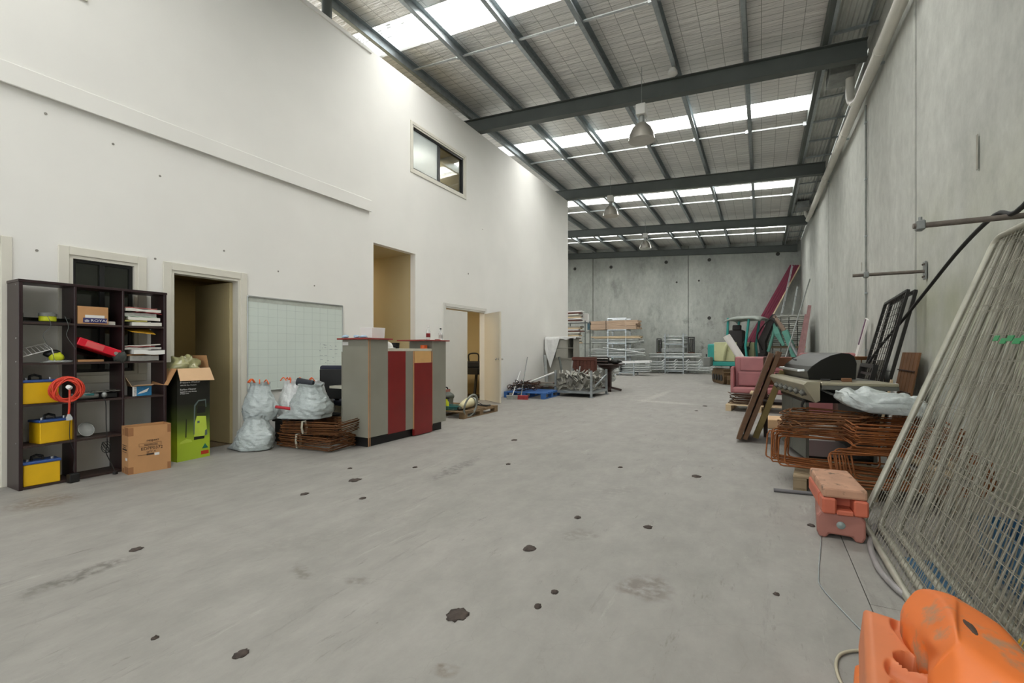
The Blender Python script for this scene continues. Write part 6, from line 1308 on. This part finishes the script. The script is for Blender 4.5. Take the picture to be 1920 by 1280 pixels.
tag(MB().box((.96, 2.48, .045), (.14, .16, .09), (0, 0, .3)).build('yellow_block', 'yellow_paint', None, bev=.02), 'yellow plastic block under the near end of the fence panels', 'block')
# ================================================================ orange plastic feet in the foreground
mat('orange_bright', 'df7430', .5, var=.08, scale=4, col2='a08468', c2amt=.42)
mat('orange_faded', 'd07a4c', .5, var=.08, scale=5, col2='b06a48', c2amt=.2)
def molded(name, label, loc, rot, W, D, Hh, fn, m, n=70, k=90):
    """blow-moulded body: rounded rectangular plan, top relief fn(a, b) in metres (a, b in -1..1)"""
    def g(u, v):
        a = -1.25 + 2.5 * u; b = -1.25 + 2.5 * v; ca = max(-1, min(1, a)); cb = max(-1, min(1, b)); ea = abs(a) - 1; eb = abs(b) - 1; e = max(0, ea, eb) / .25
        x = ca * W / 2; y = cb * D / 2; rr = .16
        # round the plan corners
        if abs(ca) > 1 - rr and abs(cb) > 1 - rr * W / D:
            fx = (abs(ca) - 1 + rr) / rr; fy = (abs(cb) - 1 + rr * W / D) / (rr * W / D); s_ = max(fx, fy) / max(1e-6, math.hypot(fx, fy)); 
            x = math.copysign((1 - rr + rr * fx * s_) * W / 2, ca); y = math.copysign((1 - rr * W / D + rr * W / D * fy * s_) * D / 2, cb)
        z = Hh + fn(ca, cb)
        edge = max(abs(ca), abs(cb))
        z -= .022 * max(0, (edge - .82) / .18) ** 2.2
        if e > 0: z = (z) * (1 - e) ; x *= 1 + .03 * e; y *= 1 + .015 * e
        return Vector((x, y, max(0, z)))
    o = MB().grid(g, n, k).build(name, m, None, smooth=60); o.location = loc; o.rotation_euler = rot
    return tag(o, label, 'fence block')
def sm(x, a, b): t_ = max(0, min(1, (x - a) / (b - a))); return t_ * t_ * (3 - 2 * t_)
def groove(a, b, a0, b0, a1, b1, w, d):
    L2 = (a1 - a0) ** 2 + (b1 - b0) ** 2; q_ = max(0, min(1, ((a - a0) * (a1 - a0) + (b - b0) * (b1 - b0)) / L2)); dd = math.hypot(a - a0 - q_ * (a1 - a0), (b - b0 - q_ * (b1 - b0)) * 1.0)
    return -d * (1 - sm(dd, w * .4, w))
def f_mid(a, b):
    z = groove(a, b, -.3, .78, -.05, .5, .2, .03) + groove(a, b, -.55, -.02, .6, -.2, .15, .03) + groove(a, b, -.5, -.3, .6, -.5, .15, .03)
    z += -.10 * (1 - sm(math.hypot((a + .18) * .8, (b - .2) * 2.0), .2, .27))
    return z - .02 * sm(a, .2, 1)
def f_top(a, b):
    z = .105 * (1 - sm(abs(a - .05), .1, .7)) * (1 - .75 * sm(abs(b), .6, 1)) 
    z += -.085 * (1 - sm(max(abs(a + .72) * 1.1, abs(b - .12) * 2.0), .26, .36)); z += groove(a, b, -.3, -.05, .9, .05, .16, .035) + groove(a, b, .35, .3, .8, .62, .12, .03) + .02 * noise.noise(Vector((a * 2, b * 2, 4)))
    return z
molded('fence_block', 'orange plastic fence foot lowest in the foreground stack', (.41, 1.66, 0), (0, 0, R(-8)), .34, .62, .13, lambda a, b: 0, 'orange_bright', 40, 50)
molded('fence_block', 'faded orange fence foot with a round hole in the foreground stack', (.395, 1.69, .131), (R(0), R(4), R(-8)), .27, .72, .15, f_mid, 'orange_faded', 110, 150)
PT = dict(A=(1686, 1138, .33), B=(1716, 1103, .38), C=(1741, 1096, .41), D=(1796, 1112, .42), E=(1880, 1163, .42), F=(1925, 1212, .41), N=(1990, 1330, .40), P=(1790, 1345, .33), M=(1738, 1268, .33), J=(1742, 1236, .30), I=(1728, 1186, .37), Q=(1706, 1214, .28), G=(1790, 1158, .455), H=(1800, 1206, .44), L=(1768, 1226, .40))
PV = {k: fl(*v) for k, v in PT.items()}; ks = list(PT); vs = [PV[k] for k in ks]; ix = {k: i for i, k in enumerate(ks)}
fs = [tuple(ix[c] for c in f) for f in ('ACB', 'AGC', 'AIG', 'AQI', 'CGD', 'DGH', 'DHE', 'EHF', 'FHN', 'GLH', 'GIL', 'IJL', 'LJM', 'LMH', 'HMP', 'HPN')]
ol = 'ABCDEFNPMJIQ'; cen = sum(vs, Vector()) / len(vs); base = len(vs)
for c in ol: v = PV[c].copy(); v += (Vector((v.x - cen.x, v.y - cen.y, 0)) * (.03 if c not in 'I' else .0)); v.z = .225; vs.append(v)
for i in range(len(ol)): j = (i + 1) % len(ol); fs.append((ix[ol[i]], ix[ol[j]], base + j, base + i))
fs.append(tuple(base + i for i in range(len(ol))))
o = MB().add(vs, fs).build('fence_block', 'orange_bright', None, smooth=True); tag(o, 'bright orange fence foot on top of the foreground stack', 'fence block')
bm = bmesh.new(); bm.from_mesh(o.data); bmesh.ops.recalc_face_normals(bm, faces=bm.faces); bm.to_mesh(o.data); bm.free()
cr = o.data.attributes.new('crease_edge', 'FLOAT', 'EDGE'); cr.data.foreach_set('value', [.42] * len(o.data.edges)); md = o.modifiers.new('sub', 'SUBSURF'); md.levels = 3; md.render_levels = 3
p = fl(1820, 1180, .425); MB().blob(p, (.012, .05, .012), 14, 8, .1, 2, 3).build('slot', mat('slot_dark', '4a3b30', .9), o, smooth=True).rotation_euler = (0, 0, 0)
# ================================================================ wall brackets, cable, floor oddments
mat('rod_rust', '6f675f', .6, .4, var=.25, scale=14)
for k, y in enumerate((6.83, 4.31)):
    t = thing('wall_bracket', ('far', 'near')[k] + ' horizontal steel rod bracket sticking out of the right wall', 'bracket', (XR, y, 2.09))
    MB().cyl((XR - .012, y, 2.09), (.96, y, 2.09), .02, n=10).build('rod', 'rod_rust', t, True, smooth=40); MB().bx(XR - .012, XR - .0005, y - .05, y + .05, 2.0, 2.2).build('base_plate', 'galv_dull', t, True)
    for dy in (-.03, .03):
        for dz in (-.06, .08): MB().cyl((XR - .025, y + dy, 2.09 + dz), (XR - .012, y + dy, 2.09 + dz), .01, n=6).build('bolt', 'rod_rust', t, True)
    MB().box((1.09 if k == 0 else 1.0, y, 2.09), (.05, .07, .07)).build('clamp', 'galv_dull', t, True, bev=.008); MB().cyl((1.09 if k == 0 else 1.0, y, 2.05), (1.09 if k == 0 else 1.0, y, 2.15), .012, n=8).build('clamp_bolt', 'galv_dull', t, True)
pts = [Vector((1.5, 3.2, 2.5)), oX(1920, 385, 1.46), oX(1866, 403, 1.47), oX(1800, 467, 1.5), oX(1740, 541, 1.5), oX(1690, 603, 1.46), oX(1650, 650, 1.38), oX(1612, 705, 1.2)]
tag(MB().tube(smoothpath(pts, 6), .016, 8).build('cable', 'rubber', None, smooth=True), 'thick black cable drooping along the right wall to the barbecue', 'cable')
tag(MB().cyl(fl(1451, 918, .016), fl(1545, 927, .016), .015, n=10).build('pipe', mat('pipe_grey', '6c6a6b', .45), None, smooth=40), 'short grey pipe lying on the floor before the stacked feet', 'pipe')
tag(MB().tube(smoothpath([fl(1640, 985, .02), fl(1632, 1020, .02), fl(1645, 1060, .02), fl(1668, 1090, .02), fl(1700, 1118, .02), fl(1760, 1150, .02)], 6), .016, 8).build('hose', mat('hose_grey', '8f8b8a', .5), None, smooth=True), 'grey hose curving along the floor under the fence panels', 'hose')
tag(MB().tube(smoothpath([fl(1534, 960, .004), fl(1540, 1000, .004), fl(1535, 1075, .004), fl(1540, 1100, .004), fl(1575, 1140, .004), fl(1625, 1192, .004), fl(1660, 1230, .004)], 6), .0035, 5).build('wire', 'galv', None, smooth=True), 'thin wire trailing across the floor beside the plastic feet', 'wire')
tag(MB().tube(smoothpath([fl(1640, 1222, .008), fl(1610, 1219, .008), fl(1580, 1224, .008), fl(1568, 1240, .008), fl(1572, 1268, .008), fl(1590, 1300, .008)], 6), .006, 6).build('rope', mat('rope', 'b3ab95', .85), None, smooth=True), 'loop of pale rope on the floor beside the orange feet', 'rope')
# ================================================================ high-bay lamps, pipe, sensor
mat('reflector', 'bdb9b0', .28, .8, var=.06); mat('lamp_box', 'c9c8c2', .5, var=.04)
def highbay(label, px, pt, pb, y):
    a = oY(px, pt, y); b = oY(px, pb, y); h = a.z - b.z; t = thing('high_bay_lamp', label, 'lamp', (a.x, y, b.z))
    MB().bx(-.09, .09, -.11, .11, h * .70, h).build('ballast_box', 'lamp_box', t, bev=.01); MB().lathe([(.06, h * .50), (.055, h * .7)], n=16).build('neck', 'galv_dull', t, smooth=40)
    MB().lathe([(.25, 0), (.245, .02), (.225, h * .18), (.17, h * .36), (.10, h * .47), (.06, h * .51)], n=28).build('reflector', 'reflector', t, smooth=40, solid=.004)
    MB().lathe([(0, h * .2), (.035, h * .22), (.045, h * .3), (.03, h * .4), (.03, h * .46)], n=14).build('bulb', 'frosted', t, smooth=True)
    MB().cyl((0, 0, h), (0, 0, roofz(a.x) - b.z), .006, n=6).build('suspension_cord', 'galv_dull', t)
highbay('nearest high-bay lamp hanging by the first roof beam', 1203, 198, 264, 9.0)
highbay('second high-bay lamp hanging by the middle roof beam', 1145, 367.5, 405, 14.55)
highbay('third high-bay lamp hanging by the farthest roof beam', 1210, 437.5, 466, 20.1)
p = oY(1261, 133, 8.9); t = thing('sensor', 'small white bell-shaped sensor under the first roof beam', 'sensor', p)
MB().lathe([(.05, .05), (.085, -.02), (.09, -.06), (.07, -.075), (0, -.08)], n=18).build('shell', 'lamp_box', t, smooth=40); MB().cyl((0, 0, .05), (0, 0, roofz(p.x) - .21 - p.z), .02, n=8).build('stem', 'galv_dull', t)
t = thing('drain_pipe', 'cream plastic stormwater pipe running high along the right wall', 'pipe', (1.48, 11, 5.7)); zp = lambda y: 5.17 + .0405 * y
MB().cyl((1.50, -2.5, zp(-2.5)), (1.50, 20.2, zp(20.2)), .078, n=20).build('main', 'pvc', t, True, smooth=40)
for y in (10.35, 19.9): MB().tube(smoothpath([(1.50, y - .35, zp(y - .35)), (1.46, y - .1, zp(y) + .05), (1.42, y, zp(y) + .2), (1.42, y, zp(y) + .2 + (.35 if y < 15 else .2))], 4), .07, 14).build('branch', 'pvc', t, True, smooth=40)
for y in (2, 5.2, 8.4, 11.6, 14.8, 18): MB().lathe([(.081, -.03), (.084, -.03), (.084, .03), (.081, .03)], (1.50, y, zp(y)), 18, (0, 1, .04)).build('socket_joint', 'pvc', t, True, smooth=40); MB().bar((1.57, y + .4, zp(y + .4)), (XR, y + .4, zp(y + .4)), .03, .03).build('pipe_clip', 'galv', t, True)
# ================================================================ dirt on the floor
mat('dirt', '463d37', .95, var=.35, scale=30)
rnd = random.Random(17)
for k, (px, py, r_) in enumerate(((857, 1153, .055), (665, 900, .06), (1306, 893, .05), (993, 1028, .045), (1215, 988, .035), (964, 825, .05), (571, 926, .035), (255, 1030, .035), (1322, 761, .06), (1306, 770, .04), (778, 876, .03), (953, 870, .03), (1008, 1137, .022), (1040, 1110, .022), (1456, 1114, .018), (1521, 985, .028), (1083, 970, .03), (680, 934, .03), (452, 1226, .03), (291, 1196, .015), (656, 878, .025), (1163, 876, .03))):
    p = fl(px, py); r_ *= .8; tag(MB().blob((p.x, p.y, .0), (r_, r_ * 1.25, .009), 18, 8, .22, 2.4, k, flat=0.0005).build('dirt_clump', 'dirt', None, smooth=True), 'dark clump of dried dirt on the concrete floor', 'dirt', 'dirt clumps on the floor')
